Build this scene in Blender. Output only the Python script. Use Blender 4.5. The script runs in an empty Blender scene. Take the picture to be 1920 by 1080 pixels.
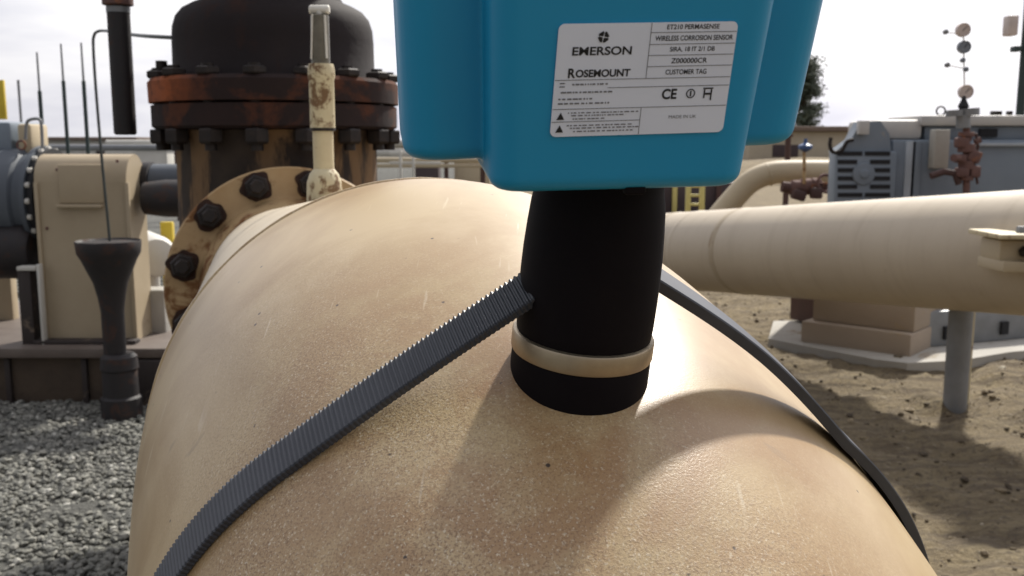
import bpy, bmesh, math, random
import numpy as np
from mathutils import Vector, Matrix, noise
random.seed(7)
rng = np.random.default_rng(7)
R = math.radians
C = bpy.context.scene.collection
SC = bpy.context.scene

# ------------------------------------------------------------------ camera
F_PX, HOR = 1807.4, 270.2          # focal length and horizon in a 1920 px wide frame
CAM = np.array([0., 0., .95])
PITCH = math.atan((540 - HOR) / F_PX)
FW = np.array([0, math.cos(PITCH), -math.sin(PITCH)])
UP = np.array([0, math.sin(PITCH), math.cos(PITCH)])
def direction(px, py):
    d = FW + (px - 960) / F_PX * np.array([1., 0, 0]) + (540 - py) / F_PX * UP
    return d / np.linalg.norm(d)
def P(px, py, Y):                   # the spot seen at a pixel of the photograph, at distance Y
    d = direction(px, py)
    return Vector(CAM + d * (Y / d[1]))
def G(px, py):                      # same, on the ground
    d = direction(px, py)
    return Vector(CAM + d * (-CAM[2] / d[2]))
cam = bpy.data.cameras.new('camera'); co = bpy.data.objects.new('camera', cam); C.objects.link(co)
cam.sensor_width = 36; cam.lens = F_PX / 1920 * 36; cam.clip_start = .01; cam.clip_end = 3000
co.location = CAM; co.rotation_euler = (math.pi / 2 - PITCH, 0, 0)
cam.dof.use_dof = True; cam.dof.focus_distance = .36; cam.dof.aperture_fstop = 32
SC.camera = co

# ------------------------------------------------------------------ materials
def nd(nt, t, **k):
    n = nt.nodes.new(t)
    for a, v in k.items():
        if a.startswith('i_'): n.inputs[a[2:].replace('_', ' ')].default_value = v
        else: setattr(n, a, v)
    return n
def ramp(nt, fac, stops):
    n = nt.nodes.new('ShaderNodeValToRGB'); e = n.color_ramp.elements
    while len(e) < len(stops): e.new(.5)
    for el, (p, c) in zip(e, stops):
        el.position = p; el.color = (c, c, c, 1) if isinstance(c, (int, float)) else (*c, 1)
    nt.links.new(fac, n.inputs[0]); return n.outputs[0]
def mix(nt, fac, a, b, mode='MIX'):
    n = nt.nodes.new('ShaderNodeMix'); n.data_type = 'RGBA'; n.blend_type = mode
    for s, v in ((n.inputs[0], fac), (n.inputs[6], a), (n.inputs[7], b)):
        if hasattr(v, 'is_linked'): nt.links.new(v, s)
        elif isinstance(v, (int, float)): s.default_value = v
        else: s.default_value = (*v, 1)
    return n.outputs[2]
def noise_tex(nt, vec, scale, detail=4, rough=.55, dist=0):
    n = nd(nt, 'ShaderNodeTexNoise'); n.inputs['Scale'].default_value = scale; n.inputs['Detail'].default_value = detail
    n.inputs['Roughness'].default_value = rough; n.inputs['Distortion'].default_value = dist
    nt.links.new(vec, n.inputs['Vector']); return n.outputs['Fac']
def voro(nt, vec, scale):
    n = nd(nt, 'ShaderNodeTexVoronoi'); n.inputs['Scale'].default_value = scale; nt.links.new(vec, n.inputs['Vector']); return n
def start(name):
    m = bpy.data.materials.new(name); m.use_nodes = True; nt = m.node_tree
    b = nt.nodes['Principled BSDF']; tc = nt.nodes.new('ShaderNodeTexCoord')
    return m, nt, b, tc.outputs['Object']
def scaled(nt, vec, s):
    n = nt.nodes.new('ShaderNodeMapping'); n.inputs['Scale'].default_value = s; nt.links.new(vec, n.inputs['Vector']); return n.outputs[0]
def bump(nt, b, h, strength, dist):
    n = nt.nodes.new('ShaderNodeBump'); n.inputs['Strength'].default_value = strength; n.inputs['Distance'].default_value = dist
    nt.links.new(h, n.inputs['Height']); nt.links.new(n.outputs[0], b.inputs['Normal'])
def mul(nt, a, b, op='MULTIPLY'):
    n = nt.nodes.new('ShaderNodeMath'); n.operation = op
    for s, v in ((n.inputs[0], a), (n.inputs[1], b)):
        if hasattr(v, 'is_linked'): nt.links.new(v, s)
        else: s.default_value = v
    return n.outputs[0]
def mat(name, col, rough=.6, metal=0, col2=None, scale=8, amt=.6, rust=None, rust_amt=.45, rust_scale=10, bmp=.2, bscale=60, bdist=.002, spec=.5, streak=False):
    """paint / metal / plastic with soft colour variation, optional second stain colour with edges of its own, and a little relief"""
    m, nt, b, v = start(name)
    c2 = col2 or tuple(x * .75 for x in col)
    f = noise_tex(nt, v, scale, 6, .6)
    c = mix(nt, ramp(nt, f, [(.5 - amt * .4, 0), (.5 + amt * .4, 1)]), col, c2)
    if rust:
        vv = scaled(nt, v, (1, 1, .25)) if streak else v
        g = noise_tex(nt, vv, rust_scale, 8, .68, .4)
        k = ramp(nt, g, [(1 - rust_amt - .04, 0), (1 - rust_amt + .04, 1)])
        c = mix(nt, k, c, rust)
        nt.links.new(ramp(nt, k, [(0, rough), (1, min(1, rough + .25))]), b.inputs['Roughness'])
    else:
        b.inputs['Roughness'].default_value = rough
    nt.links.new(c, b.inputs['Base Color']); b.inputs['Metallic'].default_value = metal
    b.inputs['Specular IOR Level'].default_value = spec
    if bmp: bump(nt, b, noise_tex(nt, v, bscale, 5, .6), bmp, bdist)
    return m

def pipe_paint(name, near):
    m, nt, b, v = start(name)
    base = (.515, .382, .212); brown = (.35, .225, .10); pale = (.58, .46, .29)
    f1 = noise_tex(nt, v, 5, 5, .55)
    c = mix(nt, ramp(nt, f1, [(.36, 0), (.66, 1)]), base, (.44, .322, .16))
    f2 = noise_tex(nt, v, 11, 6, .62, .6)
    c = mix(nt, ramp(nt, f2, [(.44, 0), (.64, .85)]), c, brown)
    f3 = noise_tex(nt, v, 17, 5, .6)
    c = mix(nt, ramp(nt, f3, [(.55, 0), (.75, .5)]), c, pale)
    # grainy dust: dark and light grains, patchy
    geo = nt.nodes.new('ShaderNodeNewGeometry'); sx = nt.nodes.new('ShaderNodeSeparateXYZ'); nt.links.new(geo.outputs['Normal'], sx.inputs[0])
    sxp = nt.nodes.new('ShaderNodeSeparateXYZ'); nt.links.new(v, sxp.inputs[0])
    # wind-blown dust lies on the outer curve of the bend
    lie = mul(nt, ramp(nt, sx.outputs[2], [(.25, .1), (.6, 1)]), ramp(nt, mul(nt, sx.outputs[1], -1.), [(.28, .05), (.56, 1)]))
    gmask = mul(nt, lie, ramp(nt, noise_tex(nt, v, 12, 5, .6), [(.3, .25), (.58, 1)]))
    c = mix(nt, mul(nt, lie, ramp(nt, noise_tex(nt, v, 9, 6, .62, .5), [(.46, 0), (.66, .65)])), c, (.36, .225, .105))
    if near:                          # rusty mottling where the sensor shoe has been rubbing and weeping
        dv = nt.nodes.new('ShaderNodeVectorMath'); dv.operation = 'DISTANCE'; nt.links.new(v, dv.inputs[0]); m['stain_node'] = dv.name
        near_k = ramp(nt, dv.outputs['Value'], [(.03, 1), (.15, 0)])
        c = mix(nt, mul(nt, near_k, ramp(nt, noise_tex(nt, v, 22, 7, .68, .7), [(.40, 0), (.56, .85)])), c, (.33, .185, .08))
        fine = noise_tex(nt, scaled(nt, v, (420, 30, 60)), 1, 2, .5, .2)
        c = mix(nt, mul(nt, ramp(nt, fine, [(.68, 0), (.74, .3)]), ramp(nt, noise_tex(nt, v, 10, 3), [(.45, 0), (.55, 1)])), c, (.74, .66, .5))
    grain = noise_tex(nt, v, 1150 if near else 300, 3, .7)
    gd = mul(nt, ramp(nt, grain, [(.50, 0), (.60, .75)]), gmask)
    c = mix(nt, gd, c, (.17, .09, .04))
    grain2 = noise_tex(nt, scaled(nt, v, (1.1, .9, 1)), 980 if near else 260, 3, .7)
    gl = mul(nt, ramp(nt, grain2, [(.57, 0), (.65, .7)]), gmask)
    c = mix(nt, gl, c, (.74, .66, .5))
    # chips: small dark dots, sparse
    vo = voro(nt, v, 85)
    dots = ramp(nt, vo.outputs['Distance'], [(.05, 1), (.08, 0)])
    pick = ramp(nt, vo.outputs['Color'], [(.36, 0), (.38, 1)])
    jag = ramp(nt, noise_tex(nt, v, 420, 2), [(.38, 0), (.5, 1)])
    c = mix(nt, mul(nt, mul(nt, dots, pick), jag), c, (.05, .03, .02))
    # pale scuffs and hairline scratches
    sc = noise_tex(nt, scaled(nt, v, (160, 6, 30)), 1.2, 2, .5, .3)
    ms = ramp(nt, noise_tex(nt, v, 7, 2), [(.50, 0), (.60, 1)])
    c = mix(nt, mul(nt, ramp(nt, sc, [(.68, 0), (.73, .35)]), ms), c, (.72, .64, .5))
    sc2 = noise_tex(nt, scaled(nt, v, (9, 90, 40)), 1.1, 2, .5, .5)
    c = mix(nt, mul(nt, ramp(nt, sc2, [(.68, 0), (.72, .5)]), ms), c, (.25, .17, .1))
    nt.links.new(c, b.inputs['Base Color'])
    nt.links.new(mix(nt, gmask, (.38, .38, .38), ramp(nt, grain, [(.3, .30), (.7, .5)])), b.inputs['Roughness'])
    b.inputs['Coat Weight'].default_value = .28; b.inputs['Coat Roughness'].default_value = .36
    b.inputs['Specular IOR Level'].default_value = .5
    h = mul(nt, mul(nt, grain, gmask), mul(nt, noise_tex(nt, v, 25, 3, .5), .6), 'ADD')
    bump(nt, b, h, .45 if near else .25, .0006)
    return m

M = {}
def unit(v): return v / np.linalg.norm(v)
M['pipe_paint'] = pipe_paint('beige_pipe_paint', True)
M['neck_paint'] = mat('pale_pipe_paint', (.58, .50, .38), .55, col2=(.50, .42, .30), scale=14, rust=(.32, .2, .1), rust_amt=.32, rust_scale=18)
M['flange_paint'] = mat('flange_paint', (.47, .325, .165), .65, col2=(.37, .23, .10), scale=12, rust=(.20, .09, .032), rust_amt=.44, rust_scale=15)
M['black_nut'] = mat('blackened_steel', (.010, .008, .008), .6, col2=(.03, .02, .015), scale=60, metal=.3)
M['rust_halo'] = mat('rust_stain', (.022, .012, .01), .9, col2=(.06, .026, .014), scale=40)
M['vent_cream'] = mat('chipped_cream_paint', (.62, .55, .36), .6, col2=(.5, .42, .26), scale=30, rust=(.17, .10, .05), rust_amt=.46, rust_scale=42, bmp=.4)
M['vent_cream_clean'] = mat('cream_paint', (.60, .52, .33), .6, col2=(.52, .43, .27), scale=40, rust=(.2, .11, .06), rust_amt=.36, rust_scale=40)
M['vent_stem'] = mat('grey_green_metal', (.10, .09, .065), .35, metal=.5, col2=(.2, .18, .14), scale=60)
M['white_worn'] = mat('worn_white_paint', (.72, .7, .64), .6, col2=(.5, .47, .4), scale=60)
M['bonnet'] = mat('dark_weathered_iron', (.011, .0075, .0085), .8, col2=(.018, .012, .012), scale=9, rust=(.035, .018, .014), rust_amt=.36, rust_scale=6, streak=True, bmp=.5, bscale=45, spec=.3)
M['valve_flange'] = mat('rust_dark_iron', (.030, .016, .014), .85, col2=(.016, .010, .010), scale=7, rust=(.085, .032, .018), rust_amt=.45, rust_scale=5, bmp=.4, spec=.3)
M['valve_body'] = mat('patchy_rusted_body', (.075, .055, .04), .85, col2=(.025, .019, .018), scale=9, rust=(.21, .13, .07), rust_amt=.49, rust_scale=9, bmp=.5, bscale=30, spec=.3, streak=True)
def left_rust(name):                     # one flank of the upper flange has rusted bright orange
    m = M['valve_flange'].copy(); m.name = name; nt = m.node_tree; b = nt.nodes['Principled BSDF']; tcv = [n for n in nt.nodes if n.type == 'TEX_COORD'][0].outputs['Object']
    old = b.inputs['Base Color'].links[0].from_socket; sx = nt.nodes.new('ShaderNodeSeparateXYZ'); nt.links.new(tcv, sx.inputs[0])
    k = mul(nt, ramp(nt, mul(nt, mul(nt, sx.outputs[0], -1), mul(nt, noise_tex(nt, tcv, 9, 5, .65), .22), 'ADD'), [(.16, 0), (.30, 1)]), ramp(nt, noise_tex(nt, tcv, 22, 6, .7), [(.34, .25), (.55, 1)]))
    nt.links.new(mix(nt, k, old, (.30, .085, .03)), b.inputs['Base Color']); return m
M['valve_flange_rusted'] = left_rust('rust_orange_flank')
M['black_rubber'] = mat('black_rubber', (.0045, .003, .0045), .7, col2=(.007, .005, .006), scale=60, bmp=.12, bscale=400, bdist=.0003, spec=.12)
M['strap'] = mat('black_strap', (.034, .038, .048), .44, col2=(.055, .06, .072), scale=50, bmp=.1, bscale=500, bdist=.0002, spec=.5)
M['steel_band'] = mat('clamp_steel', (.50, .42, .30), .42, metal=.85, col2=(.38, .31, .22), scale=90, bmp=.1, bscale=300, bdist=.0002)
M['label'] = mat('label_silver', (.74, .78, .86), .4, metal=0, col2=(.7, .74, .82), scale=25, bmp=.0)
M['ink'] = mat('label_ink', (.008, .008, .009), .6, bmp=0)
M['ink_grey'] = mat('label_ink_fine', (.16, .16, .17), .6, bmp=0)
M['grey_motor'] = mat('motor_grey', (.19, .225, .265), .5, col2=(.15, .18, .215), scale=5, rust=(.3, .27, .22), rust_amt=.3, rust_scale=9)
M['slate_motor'] = mat('slate_motor_paint', (.085, .10, .12), .6, col2=(.065, .075, .09), scale=6, rust=(.2, .18, .15), rust_amt=.3, rust_scale=10)
M['grey_light'] = mat('light_grey_paint', (.38, .42, .46), .5, col2=(.3, .33, .36), scale=6)
M['motor_top'] = mat('dusty_top_grey', (.52, .49, .44), .6, col2=(.4, .4, .4), scale=7)
M['dark_gap'] = mat('dark_recess', (.012, .012, .014), .8, bmp=0)
M['beige_far'] = mat('beige_paint_far', (.50, .42, .29), .6, col2=(.43, .35, .23), scale=3, rust=(.3, .2, .12), rust_amt=.33, rust_scale=4, bmp=.1)
def long_pipe_mat():
    m, nt, b, v = start('beige_long_pipe_paint')
    c = mix(nt, noise_tex(nt, v, 2.2, 6, .6), (.54, .465, .355), (.41, .34, .25))
    dt = nt.nodes.new('ShaderNodeVectorMath'); dt.operation = 'DOT_PRODUCT'; nt.links.new(v, dt.inputs[0]); dt.inputs[1].default_value = unit(np.array(P(1910, 474, 3.12) - P(1250, 470, 5.2)))
    cx = nt.nodes.new('ShaderNodeCombineXYZ'); nt.links.new(mul(nt, dt.outputs['Value'], 9), cx.inputs[0]); sz = nt.nodes.new('ShaderNodeSeparateXYZ'); nt.links.new(v, sz.inputs[0]); nt.links.new(mul(nt, sz.outputs[2], 1.2), cx.inputs[1])
    st = noise_tex(nt, cx.outputs[0], 1.6, 6, .65)          # run-down streaks round the pipe
    c = mix(nt, ramp(nt, st, [(.5, 0), (.78, .4)]), c, (.30, .23, .15))
    r = noise_tex(nt, v, 6, 7, .7)
    c = mix(nt, ramp(nt, r, [(.62, 0), (.72, .6)]), c, (.33, .24, .15))
    nt.links.new(c, b.inputs['Base Color']); b.inputs['Roughness'].default_value = .5
    bump(nt, b, noise_tex(nt, v, 30, 5), .2, .003); return m
M['long_pipe'] = long_pipe_mat()
M['rust_ring'] = mat('rust_ring', (.44, .37, .27), .7, col2=(.36, .29, .2), scale=9, amt=.9, rust=(.2, .115, .055), rust_amt=.38, rust_scale=5)
M['guard'] = mat('guard_beige', (.42, .34, .23), .6, col2=(.34, .27, .175), scale=4, rust=(.22, .16, .1), rust_amt=.31, rust_scale=9, bmp=.15)
M['skid'] = mat('skid_steel', (.04, .03, .027), .7, col2=(.03, .022, .02), scale=6, rust=(.2, .15, .11), rust_amt=.4, rust_scale=8)
M['skid_top'] = mat('skid_dusty_flange', (.16, .13, .11), .65, col2=(.10, .075, .06), scale=10)
M['grout'] = mat('brown_concrete', (.095, .068, .045), .9, col2=(.055, .04, .03), scale=9, bmp=.6, bscale=25, bdist=.01)
M['funnel'] = mat('dark_iron_drain', (.010, .0085, .010), .65, col2=(.018, .013, .013), scale=14, bmp=.4, rust=(.05, .027, .02), rust_amt=.42, rust_scale=16)
M['tubing'] = mat('dull_tubing', (.07, .08, .075), .45, metal=.4, bmp=0)
M['dark_green'] = mat('dark_green_paint', (.03, .05, .048), .6, bmp=0)
M['yellow'] = mat('yellow_paint', (.62, .46, .03), .5, col2=(.5, .36, .03), scale=10, bmp=.1)
M['pale_yellow'] = mat('pale_yellow_paint', (.64, .56, .2), .5, col2=(.56, .48, .17), scale=10, bmp=.1)
M['galv'] = mat('galvanised', (.24, .25, .26), .5, metal=.25, col2=(.18, .185, .19), scale=12, bmp=.1)
M['concrete'] = mat('pale_concrete', (.42, .40, .36), .9, col2=(.33, .31, .27), scale=5, rust=(.26, .21, .15), rust_amt=.36, rust_scale=4, bmp=.5, bscale=30, bdist=.006)
M['plinth'] = mat('plinth_concrete', (.36, .29, .225), .85, col2=(.31, .25, .19), scale=4, rust=(.40, .29, .14), rust_amt=.34, rust_scale=2.2, bmp=.3, bscale=25, bdist=.006)
M['red_rust'] = mat('red_rust', (.16, .085, .07), .85, col2=(.10, .055, .05), scale=16, bmp=.5, rust=(.27, .11, .05), rust_amt=.4, rust_scale=14)
M['maroon'] = mat('maroon_steel', (.10, .05, .042), .8, col2=(.06, .035, .03), scale=5)
M['blue'] = mat('blue_handle', (.05, .10, .24), .5, bmp=0)
M['wall_cream'] = mat('far_cream_wall', (.50, .44, .34), .8, col2=(.42, .37, .29), scale=1.5, bmp=0)
M['roof_brown'] = mat('far_roof', (.20, .15, .12), .8, bmp=0)
M['white_rail'] = mat('white_rail', (.62, .60, .55), .6, col2=(.5, .48, .43), scale=3, bmp=0)
M['gauge_pink'] = mat('gauge_dial_faded', (.62, .52, .47), .5, bmp=0)
M['gauge_grey'] = mat('gauge_dial_grey', (.13, .15, .18), .4, col2=(.2, .22, .25), scale=20, bmp=0)
M['far_dark'] = mat('dark_container', (.055, .042, .05), .8, col2=(.08, .055, .055), scale=2, bmp=0)
M['bark'] = mat('bark', (.09, .06, .045), .9, scale=4)
M['needles'] = mat('needles', (.045, .065, .04), .7, col2=(.075, .085, .05), scale=1.2, amt=.9, bmp=0)

def teal():
    m, nt, b, v = start('turquoise_plastic')
    c = mix(nt, noise_tex(nt, v, 30, 3), (.008, .28, .50), (.010, .265, .47))
    nt.links.new(c, b.inputs['Base Color']); b.inputs['Roughness'].default_value = .42
    b.inputs['Specular IOR Level'].default_value = .4
    bump(nt, b, noise_tex(nt, v, 700, 2), .08, .0002); return m
M['teal'] = teal()

def dirt():
    m, nt, b, v = start('sandy_dirt')
    c = mix(nt, noise_tex(nt, v, 1.1, 7, .62), (.285, .222, .125), (.18, .137, .076))
    c = mix(nt, ramp(nt, noise_tex(nt, v, 6, 7, .7), [(.48, 0), (.7, .7)]), c, (.31, .25, .145))
    c = mix(nt, ramp(nt, noise_tex(nt, scaled(nt, v, (.6, 3.2, 1)), 5, 6, .7), [(.46, 0), (.6, .9)]), c, (.12, .088, .052))
    sp = noise_tex(nt, v, 60, 5, .7)
    c = mix(nt, ramp(nt, sp, [(.52, 0), (.62, .8)]), c, (.095, .072, .048))
    c = mix(nt, ramp(nt, noise_tex(nt, v, 44, 4, .7), [(.6, 0), (.7, .7)]), c, (.38, .32, .23))
    sx = nt.nodes.new('ShaderNodeSeparateXYZ'); nt.links.new(v, sx.inputs[0])     # grey stone dust on the gravelled side of the yard
    k = ramp(nt, mul(nt, mul(nt, sx.outputs[0], -.5), mul(nt, noise_tex(nt, v, 3, 4), .15), 'ADD'), [(.16, 0), (.26, 1)])
    c = mix(nt, k, c, mix(nt, sp, (.07, .07, .062), (.17, .168, .15)))
    nt.links.new(c, b.inputs['Base Color']); b.inputs['Roughness'].default_value = .95
    h = mul(nt, noise_tex(nt, v, 9, 9, .7), mul(nt, sp, .35), 'ADD')
    bump(nt, b, h, 1., .05); return m
M['dirt'] = dirt()
def stone_mat():
    m, nt, b, v = start('grey_crushed_stone')
    g = nt.nodes.new('ShaderNodeNewGeometry')
    c = ramp(nt, g.outputs['Random Per Island'], [(0, (.12, .12, .106)), (.35, (.165, .165, .145)), (.7, (.21, .207, .178)), (.93, (.27, .262, .228)), (1, (.5, .49, .44))])
    c = mix(nt, ramp(nt, noise_tex(nt, v, 90, 4), [(.4, 0), (.7, .5)]), c, (.10, .095, .085))
    nt.links.new(c, b.inputs['Base Color']); b.inputs['Roughness'].default_value = .85
    bump(nt, b, noise_tex(nt, v, 200, 4), .5, .002); return m
M['stone'] = stone_mat()
def clod_mat():
    m, nt, b, v = start('dirt_clods')
    g = nt.nodes.new('ShaderNodeNewGeometry')
    c = ramp(nt, g.outputs['Random Per Island'], [(0, (.06, .045, .03)), (.5, (.15, .115, .07)), (.9, (.24, .19, .12)), (1, (.38, .34, .26))])
    nt.links.new(c, b.inputs['Base Color']); b.inputs['Roughness'].default_value = .95
    bump(nt, b, noise_tex(nt, v, 120, 4), .5, .003); return m
M['clod'] = clod_mat()

# ------------------------------------------------------------------ mesh helpers
class MB:
    def __init__(s): s.bm = bmesh.new()
    def box(s, c, size, rot=None, bevel=0, seg=2):
        r = bmesh.ops.create_cube(s.bm, size=1)
        vs = r['verts']
        mt = Matrix.Translation(Vector(c)) @ ((rot.to_4x4() if rot else Matrix()) @ Matrix.Diagonal((*size, 1)))
        bmesh.ops.transform(s.bm, matrix=mt, verts=vs)
        if bevel:
            es = list({e for v in vs for e in v.link_edges})
            bmesh.ops.bevel(s.bm, geom=es, offset=bevel, segments=seg, affect='EDGES', profile=.5)
        return s
    def lathe(s, prof, o, axis=(0, 0, 1), seg=48, caps=True, ref=None):
        """prof: (radius, height along axis) list"""
        a = Vector(axis).normalized(); e1 = Vector(ref).normalized() if ref else a.orthogonal().normalized(); e2 = a.cross(e1)
        o = Vector(o); rings = []
        for r, h in prof:
            rings.append([s.bm.verts.new(o + a * h + (e1 * math.cos(t) + e2 * math.sin(t)) * max(r, 1e-5)) for t in (2 * math.pi * k / seg for k in range(seg))])
        for A, B in zip(rings, rings[1:]):
            for k in range(seg): s.bm.faces.new((A[k], A[(k + 1) % seg], B[(k + 1) % seg], B[k]))
        if caps:
            s.bm.faces.new(rings[0][::-1]); s.bm.faces.new(rings[-1])
        return s
    def cyl(s, a, b, r, r2=None, seg=20, bevel=0):
        a = Vector(a); b = Vector(b); h = (b - a).length; r2 = r if r2 is None else r2
        pr = [(r, 0), (r2, h)] if not bevel else [(r - bevel, 0), (r, bevel), (r2, h - bevel), (r2 - bevel, h)]
        return s.lathe(pr, a, b - a, seg)
    def tube(s, pts, r, seg=14, cap=True):
        pts = [Vector(p) for p in pts]; n = len(pts); rs = r if isinstance(r, (list, tuple)) else [r] * n
        t0 = (pts[1] - pts[0]).normalized(); e1 = t0.orthogonal().normalized(); rings = []
        for i, p in enumerate(pts):
            t = (pts[min(i + 1, n - 1)] - pts[max(i - 1, 0)]).normalized()
            e1 = (e1 - t * e1.dot(t)).normalized(); e2 = t.cross(e1)
            rings.append([s.bm.verts.new(p + (e1 * math.cos(x) + e2 * math.sin(x)) * rs[i]) for x in (2 * math.pi * k / seg for k in range(seg))])
        for A, B in zip(rings, rings[1:]):
            for k in range(seg): s.bm.faces.new((A[k], A[(k + 1) % seg], B[(k + 1) % seg], B[k]))
        if cap: s.bm.faces.new(rings[0][::-1]); s.bm.faces.new(rings[-1])
        return s
    def prism(s, poly, ext):
        """poly: list of 3-D points (planar), extruded by vector ext"""
        ext = Vector(ext); A = [s.bm.verts.new(Vector(p)) for p in poly]; B = [s.bm.verts.new(Vector(p) + ext) for p in poly]
        n = len(A)
        for k in range(n): s.bm.faces.new((A[k], A[(k + 1) % n], B[(k + 1) % n], B[k]))
        s.bm.faces.new(A[::-1]); s.bm.faces.new(B); return s
    def loft(s, rings, caps=True):
        R_ = [[s.bm.verts.new(Vector(p)) for p in r] for r in rings]; n = len(R_[0])
        for A, B in zip(R_, R_[1:]):
            for k in range(n): s.bm.faces.new((A[k], A[(k + 1) % n], B[(k + 1) % n], B[k]))
        if caps: s.bm.faces.new(R_[0][::-1]); s.bm.faces.new(R_[-1])
        return s
    def torus(s, o, axis, r, rt, seg=64, ts=10):
        a = Vector(axis).normalized(); e1 = a.orthogonal().normalized(); e2 = a.cross(e1); o = Vector(o); rings = []
        for i in range(seg):
            t = 2 * math.pi * i / seg; d = e1 * math.cos(t) + e2 * math.sin(t)
            rings.append([s.bm.verts.new(o + d * (r + rt * math.cos(q)) + a * rt * math.sin(q)) for q in (2 * math.pi * k / ts for k in range(ts))])
        for i in range(seg):
            A, B = rings[i], rings[(i + 1) % seg]
            for k in range(ts): s.bm.faces.new((A[k], A[(k + 1) % ts], B[(k + 1) % ts], B[k]))
        return s
    def build(s, name, m, parent=None, sharp=35, origin=None):
        bmesh.ops.recalc_face_normals(s.bm, faces=s.bm.faces[:])
        for f in s.bm.faces: f.smooth = True
        for e in s.bm.edges:
            if len(e.link_faces) == 2 and e.calc_face_angle(0) > R(sharp): e.smooth = False
        o = Vector(parent['_o']) if parent is not None else (Vector(origin) if origin else None)
        if o is not None: bmesh.ops.translate(s.bm, vec=-o, verts=s.bm.verts[:])
        me = bpy.data.meshes.new(name); s.bm.to_mesh(me); s.bm.free()
        ob = bpy.data.objects.new(name, me); C.objects.link(ob); me.materials.append(M[m] if isinstance(m, str) else m)
        if parent is not None: ob.parent = parent; ob['_o'] = parent['_o']
        elif o is not None: ob.location = o; ob['_o'] = tuple(o)
        if parent is not None and parent.type == 'MESH': pass
        return ob
def thing(name, loc, label, cat, group=None):
    o = bpy.data.objects.new(name, None); C.objects.link(o); o.location = Vector(loc); o.empty_display_size = .1
    o['_o'] = tuple(loc); o['label'] = label; o['category'] = cat
    if group: o['group'] = group
    return o
def tag(o, label, cat, group=None):
    o['label'] = label; o['category'] = cat
    if group: o['group'] = group
    return o
def structure(o): o['kind'] = 'structure'; return o
def ground_of(p): return Vector((p[0], p[1], 0))
def rounded(hx, hy, r, n=8):
    out = []
    for cx, cy, a0 in ((hx - r, hy - r, 0), (-hx + r, hy - r, 90), (-hx + r, -hy + r, 180), (hx - r, -hy + r, 270)):
        for k in range(n + 1):
            a = R(a0 + 90 * k / n); out.append((cx + r * math.cos(a), cy + r * math.sin(a)))
    return out

# ------------------------------------------------------------------ light
SUN_EL, SUN_AZ = 43, 27             # sun behind the sensor and to the right
sv = Vector((math.sin(R(SUN_AZ)) * math.cos(R(SUN_EL)), math.cos(R(SUN_AZ)) * math.cos(R(SUN_EL)), math.sin(R(SUN_EL))))
sl = bpy.data.lights.new('sun', 'SUN'); so = bpy.data.objects.new('sun', sl); C.objects.link(so)
sl.energy = 3.3; sl.angle = R(3); sl.color = (1, .955, .87); so.rotation_euler = (-sv).to_track_quat('-Z', 'Y').to_euler(); so.location = (3, 5, 6)
w = bpy.data.worlds.new('World'); SC.world = w; w.use_nodes = True; nt = w.node_tree
sky = nt.nodes.new('ShaderNodeTexSky'); sky.sky_type = 'NISHITA'; sky.sun_disc = False
sky.sun_elevation = R(SUN_EL); sky.sun_rotation = R(SUN_AZ); sky.air_density = 1.2; sky.dust_density = 4
bg1 = nt.nodes['Background']; bg1.inputs[1].default_value = .08; nt.links.new(sky.outputs[0], bg1.inputs[0])
tc = nt.nodes.new('ShaderNodeTexCoord')
cl = noise_tex(nt, scaled(nt, tc.outputs['Generated'], (1, 1, 3.5)), 2.2, 6, .55, .3)
bg2 = nt.nodes.new('ShaderNodeBackground'); bg2.inputs[1].default_value = .5
nt.links.new(ramp(nt, cl, [(.38, (.66, .67, .78)), (.60, (1, .985, 1)), (.7, (1.0, 1.0, 1.0))]), bg2.inputs[0])
dp = nt.nodes.new('ShaderNodeVectorMath'); dp.operation = 'DOT_PRODUCT'; nrmv = nt.nodes.new('ShaderNodeVectorMath'); nrmv.operation = 'NORMALIZE'
nt.links.new(tc.outputs['Generated'], nrmv.inputs[0]); nt.links.new(nrmv.outputs[0], dp.inputs[0]); dp.inputs[1].default_value = sv
nt.links.new(ramp(nt, mul(nt, mul(nt, dp.outputs['Value'], .5), .5, 'ADD'), [(.1, .20), (.5, .36), (.70, .515), (.80, .66), (1, .85)]), bg2.inputs[1])   # haze is brightest round the sun
ms = nt.nodes.new('ShaderNodeMixShader')
nt.links.new(ramp(nt, cl, [(.3, .86), (.6, .97)]), ms.inputs[0]); nt.links.new(bg1.outputs[0], ms.inputs[1]); nt.links.new(bg2.outputs[0], ms.inputs[2])
nt.links.new(ms.outputs[0], nt.nodes['World Output'].inputs[0])
SC.view_settings.view_transform = 'Standard'; SC.view_settings.look = 'None'; SC.view_settings.gamma = 1; SC.view_settings.exposure = .82

# ------------------------------------------------------------------ the elbow line (solved from the photograph's outlines)
RP = .162
U = np.array([.27849387, -.95766467, .07293518]); W = np.array([.12279759, -.039812, -.99163287]); SIDE = np.array([-.96022205, -.27923757, 0.])
NU = np.cross(SIDE, U)
FL = np.array([-.44014032, 1.90508043, -.28434463]) + CAM
L1, RB = 1.4, .349
SEAM = FL + U * L1
arc = np.linspace(0, math.pi / 2, 500)
CL = np.vstack([FL + np.linspace(0, L1, 700)[:-1, None] * U, SEAM + RB * np.sin(arc)[:, None] * U + RB * (1 - np.cos(arc))[:, None] * W])
def march(o, d, tmax=1.2):
    o = np.array(o, float); d = np.array(d, float); d /= np.linalg.norm(d); t = 0
    for _ in range(300):
        D = np.linalg.norm(CL - (o + d * t), axis=1).min() - RP
        if D < 2e-5: return o + d * t
        t += D * .92
        if t > tmax: return None
    return o + d * t
def normal_at(p):
    k = np.linalg.norm(CL - p, axis=1).argmin(); n = p - CL[k]; return n / np.linalg.norm(n)

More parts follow.
